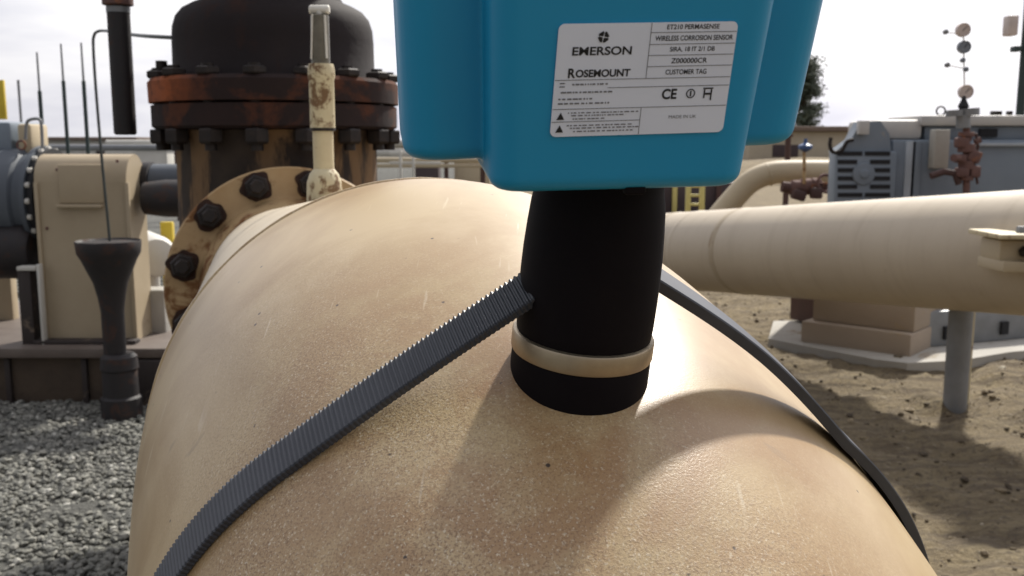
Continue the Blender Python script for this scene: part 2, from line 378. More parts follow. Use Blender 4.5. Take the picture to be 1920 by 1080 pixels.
root = thing('elbow_pipe', ground_of(SEAM + RB * U + .0 * W), 'large dusty beige pipe bend with the turquoise sensor strapped on top', 'pipe')
def ring(c, t, r, n=160):
    t = np.array(t); e2 = np.cross(SIDE, t)
    return [tuple(c + r * (math.cos(a) * SIDE + math.sin(a) * e2)) for a in np.linspace(0, 2 * math.pi, n, endpoint=False)]
rings = []
for a in np.linspace(0, math.pi / 2, 120):
    rings.append(ring(SEAM + RB * math.sin(a) * U + RB * (1 - math.cos(a)) * W, U * math.cos(a) + W * math.sin(a), RP))
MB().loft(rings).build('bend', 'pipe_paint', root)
E_ = SEAM + RB * U + RB * W
k = (E_[2] - .02) / -W[2]
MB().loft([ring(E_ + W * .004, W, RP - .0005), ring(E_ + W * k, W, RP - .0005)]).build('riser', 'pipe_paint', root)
mb = MB()
bead = []
for i, a in enumerate(np.linspace(0, 2 * math.pi, 260, endpoint=False)):
    wob = .0001 * math.sin(i * .9)
    d = math.cos(a) * SIDE + math.sin(a) * NU
    bead.append(Vector(SEAM - U * .002 + d * (RP - .0008 + wob)))
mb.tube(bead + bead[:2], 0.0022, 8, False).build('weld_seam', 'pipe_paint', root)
MB().loft([ring(FL + U * .055, U, RP - .002), ring(SEAM - U * .004, U, RP - .002)]).build('straight_run', 'neck_paint', root)
fl = MB().lathe([(.12, -.046), (.236, -.046), (.2415, -.042), (.2415, -.004), (.2385, 0), (.186, .0005), (.178, .006), (.172, .03), (.1625, .062), (.150, .062)], FL, U, 120).build('flange', 'flange_paint', root)
for kx in range(12):
    a = R(105.3 + 2 - 30 + 30 * kx)
    d = math.cos(a) * np.array([1, 0, 0]) + math.sin(a) * np.array([0, 0, 1.])
    d = d - U * (d @ U); d /= np.linalg.norm(d)
    c = FL + d * .2095
    m_ = MB(); ub = Vector(U); st = Vector(c)
    m_.lathe([(.0235, .0005), (.0245, .004), (.0245, .026), (.0215, .030), (.015, .0305), (.0145, .05), (.0125, .053)], st, ub, 6)
    m_.build('nut', 'black_nut', fl, sharp=20)
    # wear stain: a thin ragged ring of rusted washer under the nut
    n = 40; e1 = Vector(np.cross(U, d)); e2 = Vector(d); poly = []
    for q in range(n):
        t = 2 * math.pi * q / n; rr = .0300 + .0022 * math.sin(t * 3 + kx) + .0016 * math.sin(t * 5 + kx * 2) + .0012 * math.sin(t * 8 + kx)
        poly.append(st + (e1 * math.cos(t) + e2 * math.sin(t)) * rr + ub * .0004)
    MB().prism(poly, ub * .002).build('washer', 'rust_halo', fl)

# ------------------------------------------------------------------ gate valve behind
UN = np.array([U[0], U[1], 0]); UN /= np.linalg.norm(UN)
V = FL - U * .335
vz = lambda py, Y: P(528, py, Y)[2]
valve = thing('gate_valve', ground_of(V), 'large dark rusty gate valve with bolted bonnet behind the beige flange', 'valve')
Vx, Vy = V[0], V[1]
z0, z1 = vz(240, 1.95), vz(137, 1.95)
zc = V[2]
MB().lathe([(.10, zc - .62), (.17, zc - .60), (.2, zc - .5), (.218, zc - .3), (.224, zc), (.222, z0 - .03), (.232, z0 - .002)], (Vx, Vy, 0), (0, 0, 1), 80).build('body', 'valve_body', valve)
MB().lathe([(.12, .047), (.236, .047), (.2415, .051), (.2415, .088), (.236, .093), (.205, .094), (.19, .12), (.185, .2)], FL, -U, 96).build('body_flange', 'valve_flange', valve)
MB().lathe([(.18, -.2), (.19, -.12), (.24, -.1), (.24, -.05), (.1, -.05)], V - U * .2, U, 64).build('rear_flange', 'valve_flange', valve)
zm = (z0 + z1) / 2
MB().lathe([(.2, z0), (.262, z0), (.270, z0 + .006), (.270, zm - .003), (.266, zm - .002)], (Vx, Vy, 0), (0, 0, 1), 96).build('lower_bonnet_flange', 'valve_flange', valve)
MB().lathe([(.268, zm + .002), (.274, zm + .003), (.275, z1 - .008), (.268, z1), (.2, z1 + .0005)], (Vx, Vy, 0), (0, 0, 1), 96).build('upper_bonnet_flange', 'valve_flange_rusted', valve)
zt = vz(51, 2.1)
MB().lathe([(.225, z1 + .001), (.221, z1 + .008), (.220, zt - .02), (.218, zt + .008), (.211, zt + .030), (.198, zt + .046), (.178, zt + .057), (.156, zt + .066), (.147, zt + .08), (.144, zt + .2), (.2, zt + .205), (.2, zt + .25), (.06, zt + .26), (.05, zt + .5)], (Vx, Vy, 0), (0, 0, 1), 96).build('bonnet', 'bonnet', valve)
MB().torus((Vx, Vy, zt + .52), (0, 0, 1), .25, .014).cyl((Vx - .25, Vy, zt + .52), (Vx + .25, Vy, zt + .52), .01).cyl((Vx, Vy - .25, zt + .52), (Vx, Vy + .25, zt + .52), .01).cyl((Vx, Vy, zt + .45), (Vx, Vy, zt + .56), .03).build('handwheel', 'bonnet', valve)
for kx in range(16):
    a = R(180 + 22.5 * kx + 4); c = Vector((Vx + .252 * math.cos(a), Vy + .252 * math.sin(a), 0))
    st = MB().cyl(c + Vector((0, 0, z0 - .045)), c + Vector((0, 0, z1 + (.045 if kx in (0, 15) else .022))), .0125, seg=14).build('stud', 'black_nut', valve)
    MB().lathe([(.024, 0), (.026, .003), (.026, .024 if kx in (0, 15) else .013), (.02, .028 if kx in (0, 15) else .016)], c + Vector((0, 0, z1 + .0005)), (0, 0, 1), 6).build('nut', 'black_nut', st, 20)
    MB().lathe([(.022, -.031), (.026, -.026), (.026, -.003), (.024, 0)], c + Vector((0, 0, z0 - .0005)), (0, 0, 1), 6).build('nut', 'black_nut', st, 20)

# ------------------------------------------------------------------ vent fitting on the straight run
Yv = 1.22; base_v = P(608, 362, Yv)
vent = thing('vent_fitting', tuple(base_v), 'slim chipped cream vent fitting standing upright on the pipe near the flange', 'vent')
def vh(py): return P(608, py, Yv)[2]
bx, by = P(608, 340, Yv).x, Yv
lp = lambda lst: [(r_, vh(py)) for r_, py in lst]
MB().lathe(lp([(.0235, 420), (.0222, 362), (.0215, 342), (.018, 326), (.0125, 316), (.010, 314)]), (bx, by, 0), (0, 0, 1), 40).build('weld_boss', 'vent_cream', vent)
MB().lathe(lp([(.0128, 317), (.0128, 240)]), (bx, by, 0), (0, 0, 1), 32).build('nipple', 'vent_cream_clean', vent)
MB().lathe(lp([(.013, 246), (.0158, 245), (.0158, 240), (.013, 239.5)]), (bx, by, 0), (0, 0, 1), 32).build('collar', 'black_nut', vent)
MB().lathe(lp([(.0135, 244), (.0155, 240), (.0155, 150), (.0166, 146), (.0166, 130), (.015, 120), (.008, 119)]), (bx, by, 0), (0, 0, 1), 32).build('sleeve', 'vent_cream', vent)
MB().lathe(lp([(.0115, 120), (.0112, 30), (.0085, 27)]), (bx, by, 0), (0, 0, 1), 24).build('stem', 'vent_stem', vent)
m_ = MB(); zc_ = vh(18)
m_.cyl((bx - .0125, by, zc_), (bx + .0125, by, zc_), .0055, seg=16, bevel=.0015); m_.cyl((bx, by, vh(40)), (bx, by, zc_), .0045, .0055, seg=14)
m_.cyl((bx + .009, by - .009, vh(110)), (bx + .008, by - .009, vh(30)), .0015, seg=8).cyl((bx - .010, by - .008, vh(112)), (bx - .007, by - .009, vh(28)), .0013, seg=8)  # thin white rods along the stem, its highlights put in as shape and colour
m_.build('tee_cap_and_glints', 'white_worn', vent)

# ------------------------------------------------------------------ the sensor
def hit(px, py): return march(CAM, direction(px, py))
B0 = hit(1087, 682)
def unit(v): return v / np.linalg.norm(v)
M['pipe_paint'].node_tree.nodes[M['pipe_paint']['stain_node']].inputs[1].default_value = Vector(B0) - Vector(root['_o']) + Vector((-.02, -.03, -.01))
tilt, lean, yaw = R(9.5), R(5), R(9)
ez = unit(np.array([math.sin(lean), -math.sin(tilt), 1.])); ex = np.array([1., 0, 0]); ex = unit(ex - ez * (ex @ ez)); ey = np.cross(ez, ex)
exy = unit(ex * math.cos(yaw) + ey * math.sin(yaw))
eyy = np.cross(ez, exy)
def LS(x, y, z): return Vector(B0 + exy * x + eyy * y + ez * z)
# the housing sits slightly turned on the neck
HO = B0 + ez * .06
exh = unit(np.array([.99, .1365, .020])); ezh = unit(np.array([.036, -.155, .987])); ezh = unit(ezh - exh * (ezh @ exh)); eyh = np.cross(ezh, exh)
def HS(x, y, z): return Vector(HO + exh * (x + (z - .07) * .05) + eyh * y + ezh * (z - .06))
sensor = thing('corrosion_sensor', tuple(B0), 'turquoise wireless sensor with silver data label on a black rubber neck', 'sensor')
# shoe moulded to the pipe
n = 72; rb = .0231; bot = []; top_ = []; mid = []
for q in range(n):
    t = 2 * math.pi * q / n
    d = exy * math.cos(t) + eyy * math.sin(t)
    p = B0 + d * (rb + .0004); hgt = march(p + ez * .03, -ez); bot.append(tuple(hgt - ez * .0006))
    mid.append(tuple(B0 + d * (rb + .0004) + ez * .0035)); top_.append(tuple(B0 + d * rb + ez * .0052))
    if (hgt - B0) @ ez > .003: mid[-1] = tuple(hgt + ez * .0004); top_[-1] = tuple(B0 + d * rb + ez * max(.0052, (hgt - B0) @ ez + .0009))
inn = [tuple(B0 + (exy * math.cos(2 * math.pi * q / n) + eyy * math.sin(2 * math.pi * q / n)) * .012 + ez * .0056) for q in range(n)]
MB().loft([bot, mid, top_, inn]).build('rubber_shoe', 'black_rubber', sensor)
MB().lathe([(.0222, .0047), (.0236, .0052), (.0239, .0058), (.0239, .0112), (.0236, .0118), (.0222, .0122)], B0, ez, 96).build('clamp_band', 'steel_band', sensor)
nk = [(.0190, .004), (.0226, .0124), (.0229, .016), (.0230, .024), (.0230, .033), (.0228, .040), (.0223, .048), (.0216, .056), (.0204, .062), (.0202, .069)]
MB().lathe(nk, B0, ez, 96).build('neck', 'black_rubber', sensor)
# housing: wings plus a front block, fused
def block(hx0, hy0, r, zb, ztop, fil, xoff=0, taper=.085, tapy=.05, zsl=0):
    rings = []
    prof = [(fil * (1 - math.sin(R(a))), fil * (1 - math.cos(R(a)))) for a in range(0, 91, 10)]
    prof = [(fil - fil * math.sin(R(a)), fil - fil * math.cos(R(a))) for a in range(0, 91, 10)]
    zs = [(zb + dz, ins) for ins, dz in prof] + [(zb + fil + (ztop - zb - 2 * fil) * k / 6, 0) for k in range(1, 7)] + [(ztop - dz, ins) for ins, dz in reversed(prof[:-1])]
    for z, ins in zs:
        g = (z - zb); hx = hx0 + g * taper - ins; hy = hy0 + g * tapy - ins
        rings.append([HS(x + xoff, y, z + x * zsl) for x, y in rounded(hx, hy, max(r - ins * .8, .0015), 8)])
    return rings
hb = MB(); hb.loft(block(.0592, 0.0245, .011, .0758, .138, .0042, -.0036, .068, zsl=.025)); hb.loft(block(.0358, .043, .008, .0688, .137, .004, -.0040, .055))
tmp = hb.build('housing', 'teal', sensor)
md = tmp.modifiers.new('fuse', 'REMESH'); md.mode = 'VOXEL'; md.voxel_size = .0007; md.use_smooth_shade = True
sm = tmp.modifiers.new('soften', 'SMOOTH'); sm.factor = .5; sm.iterations = 3
dg = bpy.context.evaluated_depsgraph_get(); dg.update()
me = bpy.data.meshes.new_from_object(tmp.evaluated_get(dg)); tmp.modifiers.clear(); tmp.data = me
for p_ in me.polygons: p_.use_smooth = True
# lug under the housing
MB().box(HS(.0005, -.0395, .0688), (.006, .004, .003), Matrix((exh, eyh, ezh)).transposed(), .0008).build('lug', 'black_rubber', sensor)

# label on the front block
LW, LH = .0477, .0291
LC = (-.0012, .0992)                   # centre x, z in the sensor frame
front = lambda z: -(.043 + (z - .0690) * .05)
sk = R(-.6)
tl = math.atan(.05)
def LB(u, v, out):                    # u,v from the label's top-left corner, in fractions
    x = (u - .5) * LW; z = (.5 - v) * LH
    x, z = x * math.cos(sk) + z * math.sin(sk) * -1, -x * math.sin(sk) * 1 + z * math.cos(sk)
    zz = LC[1] + z
    return HS(LC[0] + x, front(zz) - out, zz)
pr = [LB(.5 + x / LW, .5 - y / LH, .00015) for x, y in rounded(LW / 2, LH / 2, .0016, 5)]
lab = MB().prism(pr, LB(.5, .5, .0006) - LB(.5, .5, .00015)).build('label', 'label', sensor)
OUT = .00068
ru = MB()
def line(u0, v0, u1, v1, wd=.00016, o=OUT):
    a, b = LB(u0, v0, o), LB(u1, v1, o); t = (b - a).normalized(); nn = (LB(.5, .5, .01) - LB(.5, .5, 0)).normalized(); s = t.cross(nn) * wd / 2
    ru.prism([a - s, b - s, b + s, a + s], nn * .00003)
for v in (.087, .19, .287, .385): line(.512, v, .997, v)
line(.003, .49, .997, .49); line(.512, .003, .512, .488); line(.30, .565, .997, .565); line(.003, .75, .997, .75); line(.505, .753, .505, .997); line(.003, .865, .503, .865)
ru.build('ruled_lines', 'ink_grey', lab)
def text(name, s, u0, u1, v, hfrac, m, bold=0):
    cu = bpy.data.curves.new(name, 'FONT'); cu.body = s; cu.size = 1; cu.align_x = 'CENTER'; cu.align_y = 'CENTER'; cu.offset = bold
    ob = bpy.data.objects.new(name, cu); C.objects.link(ob); dg = bpy.context.evaluated_depsgraph_get(); dg.update()
    me = bpy.data.meshes.new_from_object(ob.evaluated_get(dg)); bpy.data.objects.remove(ob); bpy.data.curves.remove(cu)
    xs = [q.co.x for q in me.vertices]; ys = [q.co.y for q in me.vertices]
    x0, x1, y0, y1 = min(xs), max(xs), min(ys), max(ys)
    o = Vector(lab['_o'])
    for q in me.vertices:
        uu = u0 + (u1 - u0) * (q.co.x - x0) / (x1 - x0); vv = v + hfrac * (.5 - (q.co.y - y0) / (y1 - y0))
        q.co = LB(uu, vv, OUT + .00004) - o
    ob = bpy.data.objects.new(name, me); C.objects.link(ob); me.materials.append(M[m]); ob.parent = lab; return ob
text('lettering', 'EMERSON', .085, .415, .238, .075, 'ink', .022)
text('lettering', 'R', .072, .113, .43, .085, 'ink', .03); text('lettering', 'OSEMOUNT', .114, .42, .434, .068, 'ink', .03)
text('lettering', 'ET210 PERMASENSE', .60, .895, .040, .042, 'ink', .012)
text('lettering', 'WIRELESS CORROSION SENSOR', .54, .98, .138, .045, 'ink', .014)
text('lettering', 'SIRA, 18 IT 2/1 DB', .63, .885, .238, .047, 'ink', .012)
text('lettering', 'Z000000CR', .645, .85, .337, .045, 'ink', .012)
text('lettering', 'CUSTOMER TAG', .62, .855, .437, .045, 'ink', .012)
text('lettering', 'CE', .615, .70, .635, .095, 'ink', .03)
text('lettering', 'MADE IN UK', .67, .83, .845, .03, 'ink_grey')
tx = MB()
def stroke(u0, v0, u1, v1, wd, b=tx):
    a, c = LB(u0, v0, OUT), LB(u1, v1, OUT); t = (c - a).normalized(); nn = (LB(.5, .5, .01) - LB(.5, .5, 0)).normalized(); s = t.cross(nn) * wd / 2
    b.prism([a - s, c - s, c + s, a + s], nn * .00004)
for v, u0, u1 in ((.53, .10, .30), (.60, .04, .33), (.66, .03, .22), (.70, .03, .32), (.785, .09, .49), (.81, .11, .42), (.84, .12, .3), (.90, .09, .46), (.925, .11, .5), (.955, .13, .47)):
    u = u0
    while u < u1:                     # fine print, too small to read in the photograph
        l = random.uniform(.006, .03); stroke(u, v, min(u + l, u1), v, .0004 if v < .75 else .0003); u += l + random.uniform(.004, .012)
tx.build('fine_print', 'ink_grey', lab)
em = MB()
def polyl(pts, b=None, o=OUT + .00005):
    b = b or em
    nn = (LB(.5, .5, .01) - LB(.5, .5, 0)).normalized(); b.prism([LB(u, v, o) for u, v in pts], nn * .00004)
cu_, cv_ = .25, .118
for a0 in range(0, 360, 90):          # four folded blades making a small diamond
    def rt(x, y):
        a = R(a0 + 14); x, y = x * math.cos(a) - y * math.sin(a), x * math.sin(a) + y * math.cos(a); return cu_ + x * .030, cv_ + y * .030 * LW / LH
    polyl([rt(.12, .12), rt(.95, .0), rt(1.0, .35), rt(.35, 1.0), rt(.1, .75)])
em.build('emblem', 'ink', lab)
for tv in (.815, .93):
    em = MB(); polyl([(.05, tv - .035), (.072, tv + .03), (.028, tv + .03)], em); em.build('warning_triangle', 'ink', lab)
em = MB()
for cx_ in (.78,):
    n = 24; nn = 0
    for q in range(n):
        t0, t1 = 2 * math.pi * q / n, 2 * math.pi * (q + 1) / n
        polyl([(cx_ + .026 * math.cos(t0), .635 + .042 * math.sin(t0)), (cx_ + .026 * math.cos(t1), .635 + .042 * math.sin(t1)), (cx_ + .020 * math.cos(t1), .635 + .033 * math.sin(t1)), (cx_ + .020 * math.cos(t0), .635 + .033 * math.sin(t0))])
    polyl([(.776, .61), (.784, .61), (.784, .66), (.776, .66)])
em.build('approval_mark', 'ink', lab); em = MB()
polyl([(.855, .60), (.863, .60), (.863, .68), (.855, .68)]); polyl([(.895, .60), (.903, .60), (.903, .70), (.895, .70)]); polyl([(.863, .632), (.895, .632), (.895, .65), (.863, .65)]); polyl([(.85, .585), (.908, .585), (.908, .597), (.85, .597)])
em.build('bin_mark', 'ink', lab); em = MB()
polyl([(.03, .515), (.06, .515), (.06, .522), (.03, .522)]); polyl([(.03, .545), (.06, .545), (.06, .552), (.03, .552)])
em.build('supply_mark', 'ink', lab)

# ------------------------------------------------------------------ ribbed strap
cen = B0 - ez * RP
kc = np.linalg.norm(CL - cen, axis=1).argmin(); arc_c = SEAM + RB * W
cdir = unit(arc_c - CL[kc])
def section(th):
    yw = .2 + .06 * math.sin(R(th)); s = math.cos(yw) * ex + math.sin(yw) * ey
    c_ = math.cos(R(th)); d = math.sin(R(th)) * s + (c_ * ez if c_ > 0 else -c_ * cdir)
    d = unit(d); o = CL[kc] if c_ <= 0 else CL[kc] + (cen - CL[kc])
    q = march(o + d * .32, -d); return q
ths = np.linspace(-180, 180, 361); sec = [section(t) for t in ths]
H_AT = .0285
def half(sg):
    yw = .2 + .06 * sg; s = math.cos(yw) * ex + math.sin(yw) * ey
    A = B0 + (s * .0215 + ey * .004 + ez * .0285 if sg > 0 else -s * .0165 - ey * .0035 + ez * H_AT)
    idx = [i for i, t in enumerate(ths) if 8 < t * sg < 120]
    best, bi = -9, None
    for i in idx:
        dv = sec[i] - A; ang = math.atan2(dv @ ez, (dv @ s) * sg)
        if (dv @ s) * sg > 0 and ang > best: best, bi = ang, i
    return A, bi
AL, iL = half(-1); AR, iR = half(1)
path = [(AL, None)] + [(sec[i], normal_at(sec[i])) for i in range(iL, -1, -1)] + [(sec[i], normal_at(sec[i])) for i in range(359, iR - 1, -1)] + [(AR, None)]
pts = [np.array(p) for p, _ in path]; nrm = [n_ for _, n_ in path]
nrm[0] = nrm[1]; nrm[-1] = nrm[-2]
def bulged(a, b, na, nb, h, n=14):    # the stiff strap bows outwards a little where it spans free
    out = unit((a + b) / 2 - (B0 - ez * .05)); out = unit(out - unit(b - a) * (out @ unit(b - a)))
    return [(a + (b - a) * k / n + out * h * math.sin(math.pi * k / n), na + (nb - na) * k / n) for k in range(n + 1)]
l_ = bulged(pts[0], pts[1], nrm[0], nrm[1], .0008); r_ = bulged(pts[-2], pts[-1], nrm[-2], nrm[-1], .0042)
pts = [p for p, _ in l_] + pts[2:-2] + [p for p, _ in r_]; nrm = [n_ for _, n_ in l_] + nrm[2:-2] + [n_ for _, n_ in r_]
d_ = np.r_[0, np.cumsum([np.linalg.norm(b - a) for a, b in zip(pts, pts[1:])])]
TOT = d_[-1]; step = .00046
ss = np.arange(0, TOT, step)
PA = np.array(pts); NA = np.array(nrm)
Pd = np.stack([np.interp(ss, d_, PA[:, k]) for k in range(3)], 1); Nd = np.stack([np.interp(ss, d_, NA[:, k]) for k in range(3)], 1)
for _ in range(30): # round the small facets
    Pd[1:-1] = Pd[1:-1] * .5 + .25 * (Pd[:-2] + Pd[2:]); Nd[1:-1] = Nd[1:-1] * .5 + .25 * (Nd[:-2] + Nd[2:])
for i in range(len(ss)):                # the near edge of the right run stands up on the curve
    q = min(1, max(0, (ss[i] - (TOT - .24)) / .09))
    if q: Nd[i] = unit(Nd[i] + ey * .10 * q * min(1, (TOT - ss[i]) / .05)); Pd[i] = Pd[i] + Nd[i] * .0003 * q
sb = MB(); prof_rings = []; WS = .0148; pitch = 4
for i in range(len(ss)):
    t = unit(Pd[min(i + 1, len(ss) - 1)] - Pd[max(i - 1, 0)]); nn = Nd[i] - t * (Nd[i] @ t); nn = unit(nn); b_ = np.cross(t, nn)
    rib = ss[i] < .30
    hh = (.0029 if rib else .0042) + (.0005 if (i % pitch) in (0, 1) else 0.) * rib
    wd = WS / 2 + (.0003 if (i % pitch) in (0, 1) else 0.) * rib
    c = Pd[i]
    e = .0005
    pr_ = [(-wd, .0002), (-wd, hh - e), (-wd + e, hh), (wd - e, hh), (wd, hh - e), (wd, .0002)]
    prof_rings.append([tuple(c + b_ * x + nn * y) for x, y in pr_])
so_ = sb.loft(prof_rings).build('ribbed_strap', 'strap', None, 28, origin=tuple(B0))
tag(so_, 'black ribbed strap pulled tight round the pipe bend through the sensor neck', 'strap')

# ------------------------------------------------------------------ setting: ground
def axis_grid(lo, hi, fine0, fine1, step, grow=1.22):
    a = list(np.arange(fine0, fine1 + 1e-6, step)); s = step
    x = fine1
    while x < hi: s *= grow; x += s; a.append(min(x, hi))
    x = fine0; s = step; pre = []
    while x > lo: s *= grow; x -= s; pre.append(max(x, lo))
    return pre[::-1] + a
gx = axis_grid(-900, 900, -2.2, 4.2, .045); gy = axis_grid(-60, 1500, 1.2, 7., .045)
bm = bmesh.new(); vv = []
def gz(x, y):
    a = max(0, min(1, (12 - math.hypot(x - 1, y - 3)) / 6)); f = noise.fractal(Vector((x * 1.3, y * 1.3, 0)), .9, 2.1, 5); g = noise.fractal(Vector((x * 5, y * 5, 4)), .8, 2.1, 5)
    pad = 0 if x > .2 else .25
    return a * (1 - pad) * (f * .020 + g * .034)
for y in gy: vv.append([bm.verts.new((x, y, gz(x, y))) for x in gx])
for j in range(len(gy) - 1):
    for i in range(len(gx) - 1): bm.faces.new((vv[j][i], vv[j][i + 1], vv[j + 1][i + 1], vv[j + 1][i]))
g_ = MB(); g_.bm.free(); g_.bm = bm
structure(g_.build('ground', 'dirt', sharp=180))
# stones
def stones(name, m, spots, seed):
    rr = random.Random(seed); protos = []
    for k in range(7):
        b = bmesh.new(); bmesh.ops.create_icosphere(b, subdivisions=1, radius=1)
        pv = [Vector(v.co) * rr.uniform(.72, 1.15) for v in b.verts]; b.verts.index_update(); pf = [[v.index for v in f.verts] for f in b.faces]; protos.append((pv, pf)); b.free()
    V_, F_ = [], []
    for (x, y, z, s) in spots:
        pv, pf = rr.choice(protos); rot = Matrix.Rotation(rr.uniform(0, 6.28), 3, Vector((rr.uniform(-1, 1), rr.uniform(-1, 1), rr.uniform(-1, 1))).normalized())
        sc = Vector((s * rr.uniform(.8, 1.3), s * rr.uniform(.8, 1.2), s * rr.uniform(.55, .9))); o = len(V_)
        for v in pv:
            q = rot @ v; V_.append((x + q.x * sc.x, y + q.y * sc.y, z + q.z * sc.z))
        F_ += [[o + i for i in f] for f in pf]
    me = bpy.data.meshes.new(name); me.from_pydata(V_, [], F_); me.update(); ob = bpy.data.objects.new(name, me); C.objects.link(ob); me.materials.append(M[m]); ob['kind'] = 'stuff'; return ob
sp = []
for _ in range(48000):
    x = rng.uniform(-2.6, -.45); y = rng.uniform(1.7, 3.75); sp.append((x, y, rng.uniform(-.004, .016), abs(rng.normal(.0048, .0025)) + .0026))
for _ in range(5000):
    x = rng.uniform(-6, -.2); y = rng.uniform(3.9, 8); sp.append((x, y, rng.uniform(0, .012), abs(rng.normal(.018, .006)) + .006))
for _ in range(9000):
    x = rng.uniform(-6, -2.6); y = rng.uniform(.8, 3.8); sp.append((x, y, rng.uniform(-.002, .008), abs(rng.normal(.009, .004)) + .004))
gv = stones('gravel', 'stone', sp, 3); gv['label'] = 'grey crushed stone gravel on the ground beside the pipe skid'
sp = []
for _ in range(3800):
    y = rng.uniform(1.6, 7); x = rng.uniform(.35, .35 + y * .75); s = abs(rng.normal(0, .006)) + .0025
    s *= .75
    sp.append((x, y, gz(x, y) + s * .2, s))
cl_ = stones('dirt_clods', 'clod', sp, 5); cl_['label'] = 'small clods and pebbles scattered over the sandy dirt'

# ------------------------------------------------------------------ long pipe on the right
PA_, PB_ = P(1250, 470, 5.2), P(1910, 474, 3.12); dl = (PB_ - PA_); dl.z = dl.z
ul = dl.normalized(); rl = .203
lp_ = thing('long_pipe', ground_of(PB_), 'long beige horizontal pipe running behind the sensor to the right edge', 'pipe')
def tubeseg(a, b, r, seg=96): return MB().lathe([(r, 0), (r, (b - a).length)], a, b - a, seg)
A2 = PA_ - ul * 1.4; B2 = PB_ + ul * 1.6
def rings_along(a, b, r, n=60):
    m_ = MB(); L_ = (b - a).length; m_.lathe([(r, L_ * k / n) for k in range(n + 1)], a, b - a, 96); return m_
rings_along(A2, B2, rl).build('pipe_run', 'long_pipe', lp_)
for px_, wd in ((1276, .03), (1318, .018), (1402, .022)):
    tpar = (1 / 5.2 + (px_ - 1250) / 660 * (1 / 3.12 - 1 / 5.2)); Yp = 1 / tpar; c = PA_ + dl * ((Yp - 5.2) / (3.12 - 5.2))
    MB().lathe([(rl, -wd), (rl + .002, -wd * .5), (rl + .0025, 0), (rl + .002, wd * .5), (rl, wd)], c, ul, 96, False).build('weld_ring', 'rust_ring' if px_ != 1318 else 'long_pipe', lp_)
# bracket at the right edge
bt = thing('pipe_bracket', tuple(P(1900, 475, 2.93)), 'cream angle bracket clamped to the pipe at the right edge', 'bracket')
Yb = 2.90
def slab(x0, x1, y0, y1, Y, dep, name, m, par, bev=.004):
    a, b = P(x0, y0, Y), P(x1, y1, Y); c = (a + b) / 2
    return MB().box((c.x, Y + dep / 2, c.z), (abs(b.x - a.x), dep, abs(a.z - b.z)), None, bev).build(name, m, par)
slab(1876, 1990, 440, 449, Yb - .1, .2, 'top_plate', 'vent_cream_clean', bt, .002); slab(1876, 1990, 451, 490, Yb - .05, .12, 'web', 'beige_far', bt); slab(1882, 1990, 491, 511, Yb - .08, .16, 'lower_bar', 'beige_far', bt, .003)
m_ = MB(); c = P(1914, 437, Yb - .04); m_.lathe([(.014, 0), (.014, .016), (.011, .02)], c, (0, 0, 1), 6); m_.build('bolt', 'galv', bt)
c = P(1920, 472, Yb - .06); MB().lathe([(.018, 0), (.018, .03)], c, (0, -1, 0), 6).build('nut', 'black_nut', bt)
# support post
gp = G(1790, 760); tY = gp.y
zt_ = P(1790, 540, tY).z
post = thing('support_post', (gp.x, gp.y, 0), 'grey round steel post holding up the beige pipe on the right', 'post')
MB().cyl((gp.x, gp.y, -.05), (gp.x, gp.y, PB_.z - rl + .03), .0415, seg=40).build('column', 'galv', post)
MB().cyl((gp.x + .058, gp.y + .03, -.05), (gp.x + .058, gp.y + .03, PB_.z - rl + .05), .008, seg=12).build('earth_rod', 'vent_cream_clean', post)
MB().box((gp.x, gp.y, PB_.z - rl + .005), (.14, .14, .012), None, .002).build('saddle_plate', 'galv', post)

# plinth, skid and pad on the right
Yq = G(1500, 668).y
pad_y = G(1600, 690).y
pm = MB()
def gpt(px, py, z): p = G(px, py); return Vector((p.x, p.y, z))
edge = [gpt(1440, 650, 0), gpt(1530, 668, 0), gpt(1640, 690, 0), gpt(1700, 697, 0), gpt(1800, 692, 0), gpt(1890, 676, 0), gpt(2100, 655, 0)]
poly = edge + [gpt(2100, 600, 0), gpt(1450, 615, 0)]
pm.prism([p + Vector((0, 0, -.05)) for p in poly], (0, 0, .088)); pad = pm.build('concrete_pad', 'concrete'); structure(pad)
f0, f1 = G(1500, 655), G(1705, 685)
yaw_p = math.atan2(f1.y - f0.y, f1.x - f0.x)
pl = thing('concrete_plinth', (f0.x, f0.y, .03), 'blocky beige concrete plinth under the beige pipe on the right', 'plinth')
def obox(p0, p1, dep, z0, z1, name, m, par, bev=.006, push=0):
    d = Vector((p1.x - p0.x, p1.y - p0.y, 0)); L_ = d.length; a = math.atan2(d.y, d.x); nrm_ = Vector((-math.sin(a), math.cos(a), 0))
    c = Vector((p0.x, p0.y, 0)) + d / 2 + nrm_ * (dep / 2 + push); c.z = (z0 + z1) / 2
    return MB().box(c, (L_, dep, z1 - z0), Matrix.Rotation(a, 3, 'Z'), bev).build(name, m, par)
obox(f0, f1, 1.1, .03, .135, 'footing', 'plinth', pl)
ztp = P(1600, 556, f1.y).z
obox(f0 + (f1 - f0) * .06, f1 - (f1 - f0) * .01, 1., .136, ztp, 'block', 'plinth', pl, .008, .05)
# rusty recess and rail to the right of the plinth
r0 = G(1718, 683); r1 = G(2150, 640)
rs = thing('equipment_skid', (r0.x, r0.y, .03), 'maroon steel skid frame with grey rail behind the grey post', 'skid')
obox(r0, r1, .12, .04, .20, 'rail', 'galv', rs, .004, .12)
obox(r0, r1, .5, .05, .55, 'frame', 'maroon', rs, .004, .4)
for t in (.18, .42, .75):
    p0 = r0 + (r1 - r0) * t; p1 = r0 + (r1 - r0) * (t + .03); obox(p0, p1, .012, .07, .13, 'slot', 'dark_gap', rs, 0, .105)

